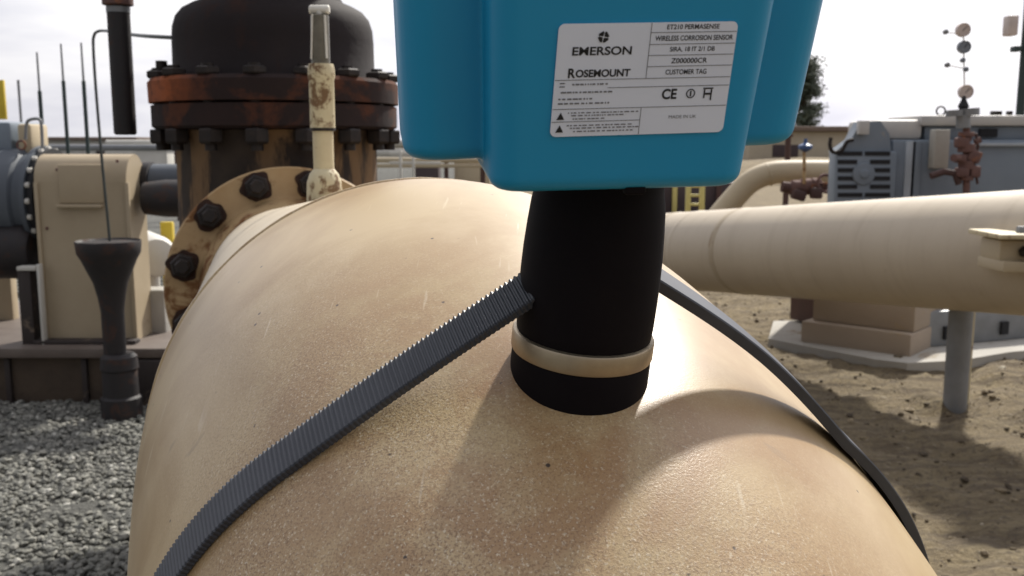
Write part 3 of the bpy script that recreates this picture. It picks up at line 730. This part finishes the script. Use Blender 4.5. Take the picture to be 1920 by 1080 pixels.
# ------------------------------------------------------------------ grey motor on the right
Ym = 6.0
mo = thing('electric_motor', ground_of(P(1750, 300, Ym)), 'big grey electric motor with louvred end behind the beige pipe', 'motor')
slab(1674, 1990, 262, 470, Ym + .05, .6, 'casing', 'grey_motor', mo, .02)
slab(1567, 1672, 284, 470, Ym, .13, 'end_cover', 'grey_motor', mo, .012)
nose = [P(1568, 285, Ym), P(1600, 262, Ym), P(1618, 228, Ym), P(1655, 226, Ym), P(1672, 250, Ym), P(1676, 285, Ym)]
MB().prism([(p.x, Ym + .04, p.z) for p in nose], (0, .12, 0)).build('nose_hood', 'grey_motor', mo)
for i in range(6):
    y0 = 281 + i * 15.5
    for x0, x1 in ((1571, 1607 if i in (1, 2, 3, 4) else 1617), (1632 if i in (1, 2, 3, 4) else 1622, 1669)):
        slab(x0, x1, y0 + 3, y0 + 11, Ym - .004, .01, 'louvre', 'dark_gap', mo, 0)
c = P(1619, 326, Ym); MB().lathe([(.07, 0), (.066, .008), (.03, .012), (.026, .02), (.015, .022)], (c.x, Ym - .004, c.z), (0, -1, 0), 32).build('bearing_cap', 'grey_motor', mo)
slab(1612, 1630, 226, 252, Ym - .02, .05, 'name_plate', 'motor_top', mo, .003)
slab(1640, 1730, 224, 262, Ym + .12, .5, 'top_box', 'motor_top', mo, .03)
slab(1728, 1990, 216, 236, Ym + .1, .55, 'hood', 'motor_top', mo, .012)
slab(1735, 1990, 237, 262, Ym + .14, .45, 'hood_skirt', 'grey_motor', mo, .006)
slab(1838, 1870, 241, 257, Ym + .12, .03, 'vent_opening', 'dark_gap', mo, 0)
slab(1700, 1706, 265, 470, Ym + .035, .03, 'rib', 'grey_light', mo, .003); slab(1712, 1716, 265, 470, Ym + .035, .03, 'rib', 'grey_motor', mo, .003)
slab(1826, 1990, 268, 274, Ym + .02, .05, 'ledge', 'grey_light', mo, .003)
slab(1755, 1778, 243, 316, Ym - .05, .09, 'terminal_box', 'concrete', mo, .006)
c = P(1764, 208, Ym + .3); MB().torus(c, (0, 1, 0), .028, .006, 24, 8).cyl(c - Vector((0, 0, .04)), c - Vector((0, 0, .026)), .012).build('lifting_eye', 'black_nut', mo)
for x0 in (1862, 1872, 1892): slab(x0, x0 + 7, 208, 217, Ym + .3, .04, 'bolt', 'black_nut', mo, .002)
obox(Vector((P(1567, 300, Ym).x - .1, Ym - .05, 0)), Vector((P(1990, 300, Ym).x, Ym - .05, 0)), .9, .0, P(1700, 470, Ym).z, 'pedestal', 'maroon', mo, .01, 0)
# rusty manifold in front of the motor
mf = thing('rusty_manifold', tuple(P(1815, 300, Ym - .25)), 'rusty red valve manifold in front of the grey motor casing', 'manifold')
m_ = MB(); Yf = Ym - .25
m_.cyl(P(1812, 395, Yf), P(1812, 240, Yf), .02)
for py_, r_ in ((252, .045), (260, .03), (274, .05), (281, .05), (306, .045), (313, .045), (334, .04)):
    c = P(1812, py_, Yf); m_.lathe([(r_ * .9, -.014), (r_, -.01), (r_, .01), (r_ * .9, .014)], c, (0, 0, 1), 20)
for px_, py_, sx_, sz_ in ((1803, 267, .07, .06), (1824, 293, .08, .07), (1800, 297, .06, .05), (1826, 322, .06, .07), (1803, 323, .07, .055)):
    m_.box(P(px_, py_, Yf - .01), (sx_, .07, sz_), Matrix.Rotation(random.uniform(-.4, .4), 3, 'Y'), .012)
m_.cyl(P(1798, 296, Yf - .04), P(1788, 296, Yf - .08), .022).cyl(P(1828, 266, Yf), P(1838, 262, Yf), .018)
m_.build('valve_bodies', 'red_rust', mf)
m_ = MB(); m_.tube([P(1830, 250, Yf), P(1834, 275, Yf), P(1826, 305, Yf), P(1833, 345, Yf)], .008).tube([P(1798, 345, Yf), P(1790, 325, Yf), P(1770, 322, Yf), P(1745, 330, Yf)], .02)
m_.build('piping', 'maroon', mf)
MB().lathe([(.02, 0), (.032, .02), (.014, .06), (.009, .08)], P(1806, 206, Yf), (0, 0, 1), 16).build('relief_cap', 'dark_gap', mf)
m_ = MB(); m_.cyl(P(1790, 218, Yf), P(1790, 206, Yf), .05, seg=18).cyl(P(1818, 217, Yf), P(1818, 203, Yf), .055, seg=18).cyl(P(1806, 240, Yf), P(1806, 215, Yf), .04); m_.build('fittings', 'galv', mf)

# gauges on a slim pale stand
gs = thing('gauge_stand', tuple(P(1806, 215, Ym - .1)), 'slim pale stand carrying round gauges above the motor', 'gauges')
Yg = Ym - .1
MB().tube([P(1810, 215, Yg + .03), P(1808, 150, Yg + .03), P(1806, 45, Yg + .03)], .0045).tube([P(1806, 66, Yg + .03), P(1775, 60, Yg + .03)], .003).tube([P(1806, 128, Yg + .03), P(1776, 122, Yg + .03)], .003).build('standpipe', 'white_worn', gs)
for px_, py_, r_, mm in ((1806, 56, 12.5, 'gauge_pink'), (1808, 88, 11.5, 'gauge_grey'), (1811, 172, 13, 'gauge_pink')):
    c = P(px_, py_, Yg); rr = r_ / F_PX * Yg
    gq = MB().lathe([(rr * .9, .03), (rr, .02), (rr, -.012), (rr * .93, -.016), (rr * .9, -.010), (.001, -.010)], c, (0, 1, 0), 28).build('gauge', mm, gs)
    MB().box(c + Vector((.004, -.0135, .006)), (.003, .002, rr * .9), Matrix.Rotation(R(40), 3, 'Y')).build('needle', 'black_nut', gq)
for px_, py_ in ((1773, 60), (1776, 122), (1805, 113), (1811, 130)):
    c = P(px_, py_, Yg); MB().lathe([(.008, .02), (.014, .012), (.015, -.01), (.009, -.016)], c, (0, 1, 0), 14).build('valve_knob', 'galv' if px_ < 1790 else 'gauge_grey', gs)

# tall post with box at the right edge
tp = thing('lamp_post', ground_of(P(1914, 200, 7.5)), 'tall dark post with a small grey box at the right edge', 'post')
c0 = P(1914, 200, 7.5); MB().cyl((c0.x, c0.y, 0), (c0.x, c0.y, 2.6), .032).build('pole', 'dark_green', tp)
slab(1893, 1909, 28, 66, 7.45, .1, 'junction_box', 'gauge_pink', tp, .01); slab(1904, 1916, 86, 96, 7.45, .08, 'clip', 'dark_green', tp, .002)

# ------------------------------------------------------------------ middle right: cream bend pipe, rusty valve, yellow frame
Yc = 7.2
cp = thing('curved_pipe', ground_of(P(1450, 320, Yc)), 'cream pipe curving up and levelling off left of the grey motor', 'pipe')
ctrl = [(1300, 470), (1340, 415), (1376, 372), (1402, 345), (1425, 331), (1450, 324), (1480, 322), (1520, 322), (1566, 322)]
pp = [P(a, b, Yc) for a, b in ctrl]
def smooth_path(p, n=6):
    out = []
    for i in range(len(p) - 1):
        a, b, c, d = p[max(i - 1, 0)], p[i], p[i + 1], p[min(i + 2, len(p) - 1)]
        for k in range(n):
            t = k / n; out.append(.5 * ((2 * b) + (c - a) * t + (2 * a - 5 * b + 4 * c - d) * t * t + (3 * b - a - 3 * c + d) * t ** 3))
    return out + [p[-1]]
MB().tube(smooth_path(pp), .085, 32).build('pipe_run', 'beige_far', cp)
c = P(1440, 327, Yc); MB().torus(c, (1, 0, .3), .085, .006, 40, 8).build('weld_ring', 'beige_far', cp)
rv = thing('rusty_valve', tuple(P(1515, 350, Yc - .2)), 'rusty red brown valve with handwheel below the cream curved pipe', 'valve')
Yr = Yc - .2; m_ = MB()
for px_, py_, r_ in ((1492, 352, .055), (1510, 350, .06), (1528, 348, .055)):
    m_.lathe([(r_ * .6, -.05), (r_, -.03), (r_, .03), (r_ * .6, .05)], P(px_, py_, Yr), (1, .2, 0), 20)
m_.cyl(P(1478, 356, Yr), P(1560, 352, Yr), .035); m_.build('body', 'red_rust', rv)
MB().torus(P(1548, 344, Yr - .06), (.25, -1, .2), .062, .011, 32, 8).cyl(P(1534, 344, Yr - .06), P(1562, 344, Yr - .06), .008).cyl(P(1548, 344, Yr - .06), P(1548, 344, Yr + .06), .01).build('handwheel', 'red_rust', rv)
m_ = MB(); m_.cyl(P(1508, 345, Yr - .05), P(1508, 285, Yr - .05), .012); m_.build('stem', 'flange_paint', rv)
MB().lathe([(.012, -.035), (.05, -.01), (.05, .012), (.015, .03), (.012, .06)], P(1510, 276, Yr - .05), (0, 0, 1), 20).build('handle', 'blue', rv)
m_ = MB(); m_.box(P(1497, 366, Yr - .05), (.10, .08, .07), Matrix.Rotation(.3, 3, 'Y'), .015).box(P(1530, 362, Yr - .06), (.08, .08, .08), None, .015).cyl(P(1466, 350, Yr), P(1482, 352, Yr), .04); m_.build('actuator', 'maroon', rv)
cb = MB(); pts_ = [P(1558, 258, Ym), P(1556, 272, Ym), P(1562, 285, Ym), P(1578, 282, Ym), P(1588, 266, Ym), P(1600, 262, Ym)]
tag(cb.tube(smooth_path(pts_), .012, 10).build('cable', 'black_nut', None, origin=tuple(pts_[0])), 'loop of black cable at the left end of the grey motor', 'cable')
yf = thing('yellow_ladder', ground_of(P(1303, 366, 9.)), 'small pale yellow ladder behind the sensor neck on the right', 'ladder')
Y9 = 9.
for x0 in (1287, 1313): slab(x0, x0 + 7, 346, 420, Y9, .04, 'upright', 'pale_yellow', yf, .003)
for y0 in (347, 364, 381, 400): slab(1294.2, 1312.8, y0, y0 + 5, Y9 + .003, .03, 'rung', 'pale_yellow', yf, .003)
dw = thing('dark_container', ground_of(P(1300, 370, 13.)), 'long low dark maroon tank wall behind the yellow frame', 'container')
slab(1140, 1392, 342, 402, 13., 1.5, 'shell', 'far_dark', dw, .03)
for x0 in (1170, 1215, 1262, 1345): slab(x0, x0 + 7, 340, 402, 12.93, .06, 'stiffener', 'maroon' if x0 != 1262 else 'pale_yellow', dw, .004)

# ------------------------------------------------------------------ left group: skid, guard, motor, drain
Ys = G(100, 762).y
Xl, Xr = P(-260, 700, Ys).x, P(420, 700, Ys).x
sk_ = thing('pump_skid', (P(100, 700, Ys).x, Ys, 0), 'low brown steel pump skid on a concrete base at left', 'skid')
ztop = P(100, 651, Ys).z; zb_ = P(100, 669, Ys).z
MB().box(((Xl + Xr) / 2, Ys + .5, (ztop + zb_) / 2), (Xr - Xl, 1.05, ztop - zb_), None, .004).build('deck', 'skid_top', sk_)
MB().box(((Xl + Xr) / 2, Ys + .5, (zb_ - .004 + .0) / 2), (Xr - Xl - .06, .96, zb_ - .004), None, .01).build('plinth', 'grout', sk_)
x0, x1 = P(232, 700, Ys).x, P(420, 700, Ys).x
MB().box(((x0 + x1) / 2, Ys - .01, (zb_ - .006) / 2), (x1 - x0, .05, zb_ - .006), None, .006).build('end_beam', 'skid', sk_)
for xx in range(6):
    xq = Xl + .25 + xx * .28
    MB().box((xq, Ys + .012, zb_ * .5), (.02, .02, zb_ * .9), None, .003).build('stiffener', 'skid', sk_)
Yg_ = Ys + .10
gd = thing('coupling_guard', (P(165, 640, Yg_).x, Yg_ + .2, ztop), 'tall beige arched coupling guard on the skid at left', 'guard')
xa, xb = P(68, 400, Yg_).x, P(240, 400, Yg_).x; zz1 = P(160, 290, Yg_).z
hw = .09; prof2 = [(Yg_, ztop), (Yg_, zz1 - .10)]
for a in range(0, 181, 10):
    prof2.append((Yg_ + hw - hw * math.cos(R(a)), zz1 - .10 + .10 * math.sin(R(a))))
prof2.append((Yg_ + 2 * hw, ztop))
shell = MB().prism([(xa, y, z + .001) for y, z in prof2], (xb - xa, 0, 0)).build('shell', 'guard', gd)
z_l = P(150, 386, Yg_).z
MB().box((P(152, 386, Yg_).x, Yg_ - .012, z_l), (.165, .028, .012), None, .003).build('lip', 'guard', gd)
MB().box((P(155, 386, Yg_).x, Yg_ - .003, z_l + .08), (.16, .008, .14), None, .003).build('hatch', 'guard', gd)
for px_ in (72, 242): MB().box((P(px_, 400, Yg_).x, Yg_ - .004, (ztop + zz1 - .1) / 2), (.014, .012, zz1 - .1 - ztop), None, .002).build('edge_angle', 'guard', gd)
MB().box(((xa + xb) / 2, Yg_ - .03, ztop + .008), (xb - xa + .04, .05, .014), None, .002).build('foot_flange', 'skid', gd)
for px_, py_ in ((107, 318), (140, 312), (220, 302), (88, 428), (120, 335)):
    MB().lathe([(.006, 0), (.005, .004)], P(px_, py_, Yg_ - .001), (0, -1, 0), 10).build('rivet', 'red_rust', gd)
# left motor
Yl = Ys + .30
lm = thing('pump_motor', (P(-40, 400, Yl).x, Yl, ztop), 'blue grey motor with bolted end flange at the left edge', 'motor')
cz = P(0, 372, Yl).z; xr_ = P(68, 400, Yg_).x - .012; xL = P(-240, 400, Yl).x
rm = .19
MB().lathe([(rm * .7, 0), (rm, .02), (rm, (xr_ - xL) - .10), (rm * .93, (xr_ - xL) - .09), (rm * .93, (xr_ - xL) - .055)], (xL, Yl, cz), (1, 0, 0), 64).build('casing', 'slate_motor', lm)
MB().lathe([(rm * .8, 0), (rm * 1.06, .002), (rm * 1.06, .02), (rm * .9, .022)], (xr_ - .052, Yl, cz), (1, 0, 0), 64).build('end_flange', 'slate_motor', lm)
MB().lathe([(rm * .8, 0), (rm * 1.0, .002), (rm * 1.0, .024), (rm * .6, .026)], (xr_ - .028, Yl, cz), (1, 0, 0), 64).build('dark_ring', 'dark_gap', lm)
for kx in range(20):
    a = 2 * math.pi * kx / 20; MB().lathe([(.011, 0), (.011, .014), (.007, .016)], (xr_ - .030, Yl + math.cos(a) * rm * .99, cz + math.sin(a) * rm * .99), (1, 0, 0), 8).build('bolt', 'white_rail', lm)
for kx in range(6): MB().box((xL + .1 + kx * .07, Yl - rm * .985, cz + .0), (.012, .03, .2), None, .003).build('fin', 'slate_motor', lm)
c = P(5, 470, Yl - .12); MB().lathe([(.03, -.2), (.09, -.18), (.105, -.12), (.105, .1), (.085, .13), (.02, .135)], c, (1, 0, 0), 40).build('sump', 'funnel', lm)
slab(-120, 25, 228, 305, Yl - .02, .3, 'terminal_box', 'grey_motor', lm, .015)
slab(30, 62, 232, 296, Yl - .03, .14, 'filler_block', 'beige_far', lm, .012)
MB().tube(smooth_path([P(48, 262, Yl - .05), P(50, 232, Yl - .05), P(58, 224, Yl - .05), P(74, 224, Yl - .05), P(78, 240, Yl - .05), P(80, 285, Yl - .05)]), .006, 10).build('breather_tube', 'galv', lm)
MB().torus(P(40, 272, Yl - .07), (0, 1, 0), .016, .004, 20, 8).build('eye', 'red_rust', lm)
slab(31, 66, 508, 652, Ys + .05, .14, 'leg', 'skid', lm, .004); slab(67, 84, 496, 652, Ys + .045, .03, 'bracket', 'white_rail', lm, .003); slab(30, 66.5, 500, 508, Ys + .045, .05, 'bracket', 'white_rail', lm, .003)
slab(-150, 30, 520, 660, Yl + .25, .05, 'back_panel', 'guard', lm, .004)
# shaft housing right of the guard
sh = thing('shaft_housing', tuple(P(295, 350, Yg_ + .2)), 'grey and black shaft housing between the guard and the valve', 'housing')
c = P(262, 340, Yg_ + .2)
MB().lathe([(.05, 0), (.07, .002), (.075, .03), (.075, .052), (.06, .056)], c, (1, 0, 0), 48).build('collar', 'funnel', sh)
MB().lathe([(.02, .05), (.066, .056), (.066, .4), (.03, .402)], c, (1, 0, 0), 48).build('barrel', 'slate_motor', sh)
MB().lathe([(.02, .02), (.06, .022), (.07, .1), (.07, .45), (.03, .47)], P(262, 372, Yg_ + .1), (1, 0, 0), 40).build('lower_barrel', 'funnel', sh)
MB().box(P(297, 592, Yg_ + .22), (.09, .1, .22), None, .006).build('pedestal', 'concrete', sh)
cpz = thing('white_pipe_cap', tuple(P(282, 478, Yg_ + .55)), 'white rounded pipe end behind the guard, beside the yellow marker', 'pipe')
MB().lathe([(.03, -.12), (.075, -.10), (.09, -.05), (.09, .3)], P(285, 478, Yg_ + .55), (-.6, 1, 0), 40).build('cap', 'white_rail', cpz)
MB().cyl(P(285, 500, Yg_ + .6), Vector((P(285, 500, Yg_ + .6).x, Yg_ + .6, 0)), .03).build('stand', 'white_rail', cpz)
ym = thing('marker_post', ground_of(P(313, 450, Yg_ + .75)), 'short yellow marker post just left of the flange', 'post')
c0 = P(313, 416, Yg_ + .75); MB().box((c0.x, c0.y, c0.z / 2), (.054, .03, c0.z), None, .004).build('board', 'yellow', ym); MB().box((c0.x, c0.y - .017, .12), (.08, .01, .05), None, .002).build('foot_clip', 'galv', ym)

# drain funnel
gf = G(228, 768); Yf_ = gf.y - .12
fx = P(212, 600, Yf_).x
df = thing('drain_funnel', (fx, Yf_, 0), 'black iron drain funnel on a standpipe in front of the guard', 'funnel')
def fz(py): return P(212, py, Yf_).z
k_ = Yf_ / F_PX
MB().lathe([(54 * k_, fz(455)), (58 * k_, fz(451)), (59 * k_, fz(453)), (57 * k_, fz(474)), (50 * k_, fz(486)), (31 * k_, fz(530)), (25 * k_, fz(556)), (21 * k_, fz(583)), (20.5 * k_, fz(664))][::-1], (fx, Yf_, 0), (0, 0, 1), 48).build('cone', 'funnel', df)
MB().lathe([(26 * k_, fz(662)), (33 * k_, fz(668)), (35 * k_, fz(690)), (32 * k_, fz(694)), (33 * k_, fz(740)), (38 * k_, fz(744)), (38 * k_, -.03)][::-1], (fx + .012, Yf_, 0), (0, 0, 1), 40).build('standpipe', 'funnel', df)
MB().lathe([(52 * k_, fz(456)), (.005, fz(457))], (fx, Yf_, 0), (0, 0, 1), 40).build('grating', 'dark_gap', df)
# thin drain tubing from the valve bonnet into the funnel
Yt = Yf_
tp_ = [Vector((Vx - .19, Vy, P(328, 72, Vy).z)), P(280, 68, Vy + .15), P(240, 64, 2.7), P(200, 58, Yt - .12), P(183, 59, Yt - .02), P(176, 68, Yt), P(175, 90, Yt), P(180, 170, Yt), P(192, 310, Yt), P(206, 452, Yt)]
tag(MB().tube(smooth_path(tp_, 8), .0048, 10).build('drain_tube', 'tubing', None, origin=tuple(tp_[-1])), 'thin dark tube looping from the valve bonnet down into the funnel', 'tube')
# dark hanging tube, from an arm off the bonnet neck
Yh = Vy - .02
ht = thing('hanging_tube', tuple(P(220, 0, Yh)), 'thick black tube hanging down from the top edge left of the valve', 'tube')
a, b = P(217, -60, Yh), P(217, 253, Yh)
MB().cyl((a.x, Yh, b.z), (a.x, Yh, a.z), .0245, seg=36, bevel=.004).build('sleeve', 'funnel', ht)
MB().lathe([(.026, 0), (.033, .002), (.033, .035), (.026, .04)], (a.x, Yh, P(217, 11, Yh).z), (0, 0, 1), 30).build('collar', 'red_rust', ht)
MB().lathe([(.0255, 0), (.0255, .012)], (a.x, Yh, P(217, 24, Yh).z), (0, 0, 1), 30).build('ring', 'galv', ht)
MB().cyl((a.x - .03, Yh, P(217, -52, Yh).z), (Vx - .13, Vy, P(217, -52, Yh).z), .02).build('arm', 'funnel', ht)

# thin dark poles far left
for px_, pt, pb, Yp, lb in ((72, 98, 290, 6.5, 'thin dark pole above the left motor, tallest at left of the three'), (117, 82, 290, 6.8, 'thin dark pole above the guard, middle of the three'), (155, 80, 290, 6.6, 'thin dark pole nearest the drain tube above the guard')):
    t_ = P(px_ - 3, pt, Yp); o = thing('thin_pole', ground_of(t_), lb, 'pole', 'thin poles behind the guard')
    MB().cyl((t_.x, Yp, 0), (t_.x, Yp, t_.z - .25), .013, seg=12).build('rod', 'dark_green', o); MB().cyl((t_.x, Yp, t_.z - .251), (t_.x, Yp, t_.z), .008, .006, seg=10).build('tip', 'galv', o)
t_ = P(34, 150, 11); o = thing('thin_pole', ground_of(t_), 'faint pale pole at the far left beside the yellow board', 'pole', 'thin poles behind the guard'); MB().cyl((t_.x, 11, 0), (t_.x, 11, t_.z), .014).build('rod', 'galv', o)
yb = thing('yellow_board', ground_of(P(2, 190, 8)), 'upright yellow board at the left edge above the motor', 'board')
a, b = P(-40, 150, 8), P(13, 224, 8); MB().box(((a.x + b.x) / 2, 8, (a.z + b.z) / 2), (b.x - a.x, .03, a.z - b.z), None, .004).build('panel', 'yellow', yb); MB().cyl((a.x + .1, 8.03, 0), (a.x + .1, 8.03, a.z), .02).build('upright', 'galv', yb)

# ------------------------------------------------------------------ far background
def rack(name, xs, x0, x1, ys, Y, label, m, thick):
    t = thing(name, ground_of(P((x0 + x1) / 2, 300, Y)), label, 'pipe rack')
    for py, rr in zip(ys, thick):
        a, b = P(x0, py, Y), P(x1, py, Y); MB().cyl(a, Vector((b.x, Y, a.z)), rr, seg=16).build('pipe', m, t)
    for px_ in xs:
        a = P(px_, min(ys) - 2, Y + .1); MB().box((a.x, Y + .1 + .05, a.z / 2), (.07, .07, a.z), None, .005).build('post', 'maroon', t)
    return t
rack('pipe_rack', (430, 836, 1010), 200, 1100, (268, 286, 294), 16., 'low rack of pale pipes in the distance behind the valve', 'white_rail', (.05, .07, .04))
rack('pipe_rack', (-60, 330), -200, 470, (277,), 12., 'single dark pipe line on posts beyond the guard', 'galv', (.04,))
rack('pipe_rack', (905,), 690, 1080, (300, 311), 13., 'two thin beige pipes low on posts under the left lobe of the turquoise housing', 'beige_far', (.035, .025))
def cabinet(px_, pt, w_, Y, label, m):
    a = P(px_, pt, Y); t = thing('field_cabinet', (a.x, Y, 0), label, 'cabinet')
    MB().box((a.x, Y + .25, (a.z + .06) / 2), (w_, .5, a.z - .06), None, .015).build('case', m, t); MB().box((a.x, Y + .25, a.z + .02), (w_ + .08, .58, .035), None, .006).build('lid', 'roof_brown', t)
    MB().box((a.x, Y - .008, a.z * .52), (w_ * .86, .012, a.z * .78), None, .004).build('door', m, t)
    for sx_ in (-1, 1): MB().box((a.x + sx_ * w_ * .4, Y + .25, .03), (.06, .4, .058), None, .004).build('foot', 'maroon', t)
cabinet(282, 279, .5, 15., 'pale grey field cabinet seen between guard and valve', 'white_rail')
cabinet(885, 299, .55, 15., 'beige field cabinet under the left lobe of the turquoise housing', 'beige_far')
cabinet(800, 306, .35, 14.4, 'small dark cabinet beside the white handrail right of the valve', 'far_dark')
rl_ = thing('white_railing', ground_of(P(752, 300, 11)), 'white handrail right of the valve under the turquoise housing', 'railing')
for px_ in (748, 772): slab(px_, px_ + 6, 281, 350, 11, .04, 'post', 'white_rail', rl_, .004)
slab(730, 826, 284, 291, 11.03, .03, 'rail', 'white_rail', rl_, .004); slab(730, 826, 303, 308, 11.03, .03, 'rail', 'white_rail', rl_, .004)
def building(x0, x1, py, Y, dep, label, m):
    a, b = P(x0, py, Y), P(x1, py, Y); t = thing('plant_building', ((a.x + b.x) / 2, Y, 0), label, 'building')
    cx = (a.x + b.x) / 2; wd = b.x - a.x
    MB().box((cx, Y + dep / 2, a.z / 2), (wd, dep, a.z), None, .02).build('wall', m, t)
    MB().box((cx, Y + dep / 2, a.z + .12), (wd + .6, dep + .6, .22), None, .03).build('roof', 'roof_brown', t)
    n = max(2, int(wd / 3))
    for k in range(n):
        xx = a.x + wd * (k + .5) / n; MB().box((xx, Y - .01, a.z * .45), (wd / n * .35, .06, a.z * .35), None, .01).build('window', 'far_dark', t)
    return t
building(1405, 1680, 247, 42, 10, 'long low cream building with brown roof left of the grey motor', 'wall_cream')
building(560, 1010, 274, 46, 8, 'very low far cream shed behind the pipe rack', 'wall_cream')
building(40, 250, 264, 60, 8, 'pale far shed beyond the thin poles', 'white_rail')
pst = thing('brown_post', ground_of(P(1478, 280, 10)), 'short brown post below the right corner of the turquoise housing', 'post')
a = P(1478, 256, 10); MB().cyl((a.x, 10, 0), (a.x, 10, a.z), .03).build('pole', 'maroon', pst); MB().box((a.x, 10, a.z + .01), (.08, .08, .03), None, .005).build('cap', 'maroon', pst)
# berm: low earth bank
bm = bmesh.new(); rows = []
for j in range(14):
    t = j / 13; rows.append([bm.verts.new((x, 22 + 9 * t, -.05 + (math.sin(math.pi * t) ** .8) * (.62 + .35 * noise.noise(Vector((x * .25, 0, 3)))) + .08 * noise.noise(Vector((x * .9, t * 6, 0))))) for x in np.linspace(-14, 40, 110)])
for A, B in zip(rows, rows[1:]):
    for k in range(109): bm.faces.new((A[k], A[k + 1], B[k + 1], B[k]))
q = MB(); q.bm.free(); q.bm = bm; structure(q.build('terrain_bank', 'dirt', sharp=180))

# tree
def tree(px_, ptop, Y, label, h_scale=1.):
    top = P(px_, ptop, Y); h = top.z; t = thing('pine_tree', (top.x, Y, 0), label, 'tree'); rr = random.Random(int(px_))
    MB().tube([Vector((top.x + .1 * math.sin(k), Y, h * k / 6 * .97)) for k in range(7)], [.22 * (1 - k / 7) + .03 for k in range(7)], 10).build('trunk', 'bark', t)
    V_, F_ = [], []
    def leaf(c, s):
        a = Vector((rr.gauss(0, 1), rr.gauss(0, 1), rr.gauss(0, .6))).normalized(); b = a.orthogonal().normalized(); o = len(V_)
        V_.extend([c - a * s, c + b * s * .45, c + a * s, c - b * s * .45]); F_.append((o, o + 1, o + 2, o + 3))
    n = 46
    br = MB()
    for k in range(n):
        f = .22 + .76 * (k / n) ** .9; z = h * f; L_ = (1 - f) * h * .24 * rr.uniform(.3, 1.3) + .2; az = rr.uniform(0, 6.28)
        d = Vector((math.cos(az), math.sin(az), rr.uniform(-.15, .35))); p0 = Vector((top.x, Y, z)); br.tube([p0, p0 + d * L_ * .5, p0 + d * L_ + Vector((0, 0, .1))], [.05, .03, .012], 5)
        for c_ in range(rr.randint(2, 4)):
            cc = p0 + d * L_ * rr.uniform(.45, 1.05) + Vector((0, 0, rr.uniform(-.1, .15))); cs = rr.uniform(.18, .38)
            for _ in range(45): leaf(cc + Vector((rr.gauss(0, cs), rr.gauss(0, cs), rr.gauss(0, cs * .45))), rr.uniform(.09, .17))
    br.build('branches', 'bark', t)
    me = bpy.data.meshes.new('crown'); me.from_pydata([tuple(Vector(v) - Vector(t['_o'])) for v in V_], [], F_); ob = bpy.data.objects.new('crown', me); C.objects.link(ob); ob.parent = t; me.materials.append(M['needles'])
tree(1513, 108, 62, 'sparse dark pine tree rising beyond the right corner of the turquoise housing')

for o in bpy.data.objects:
    if '_o' in o: del o['_o']
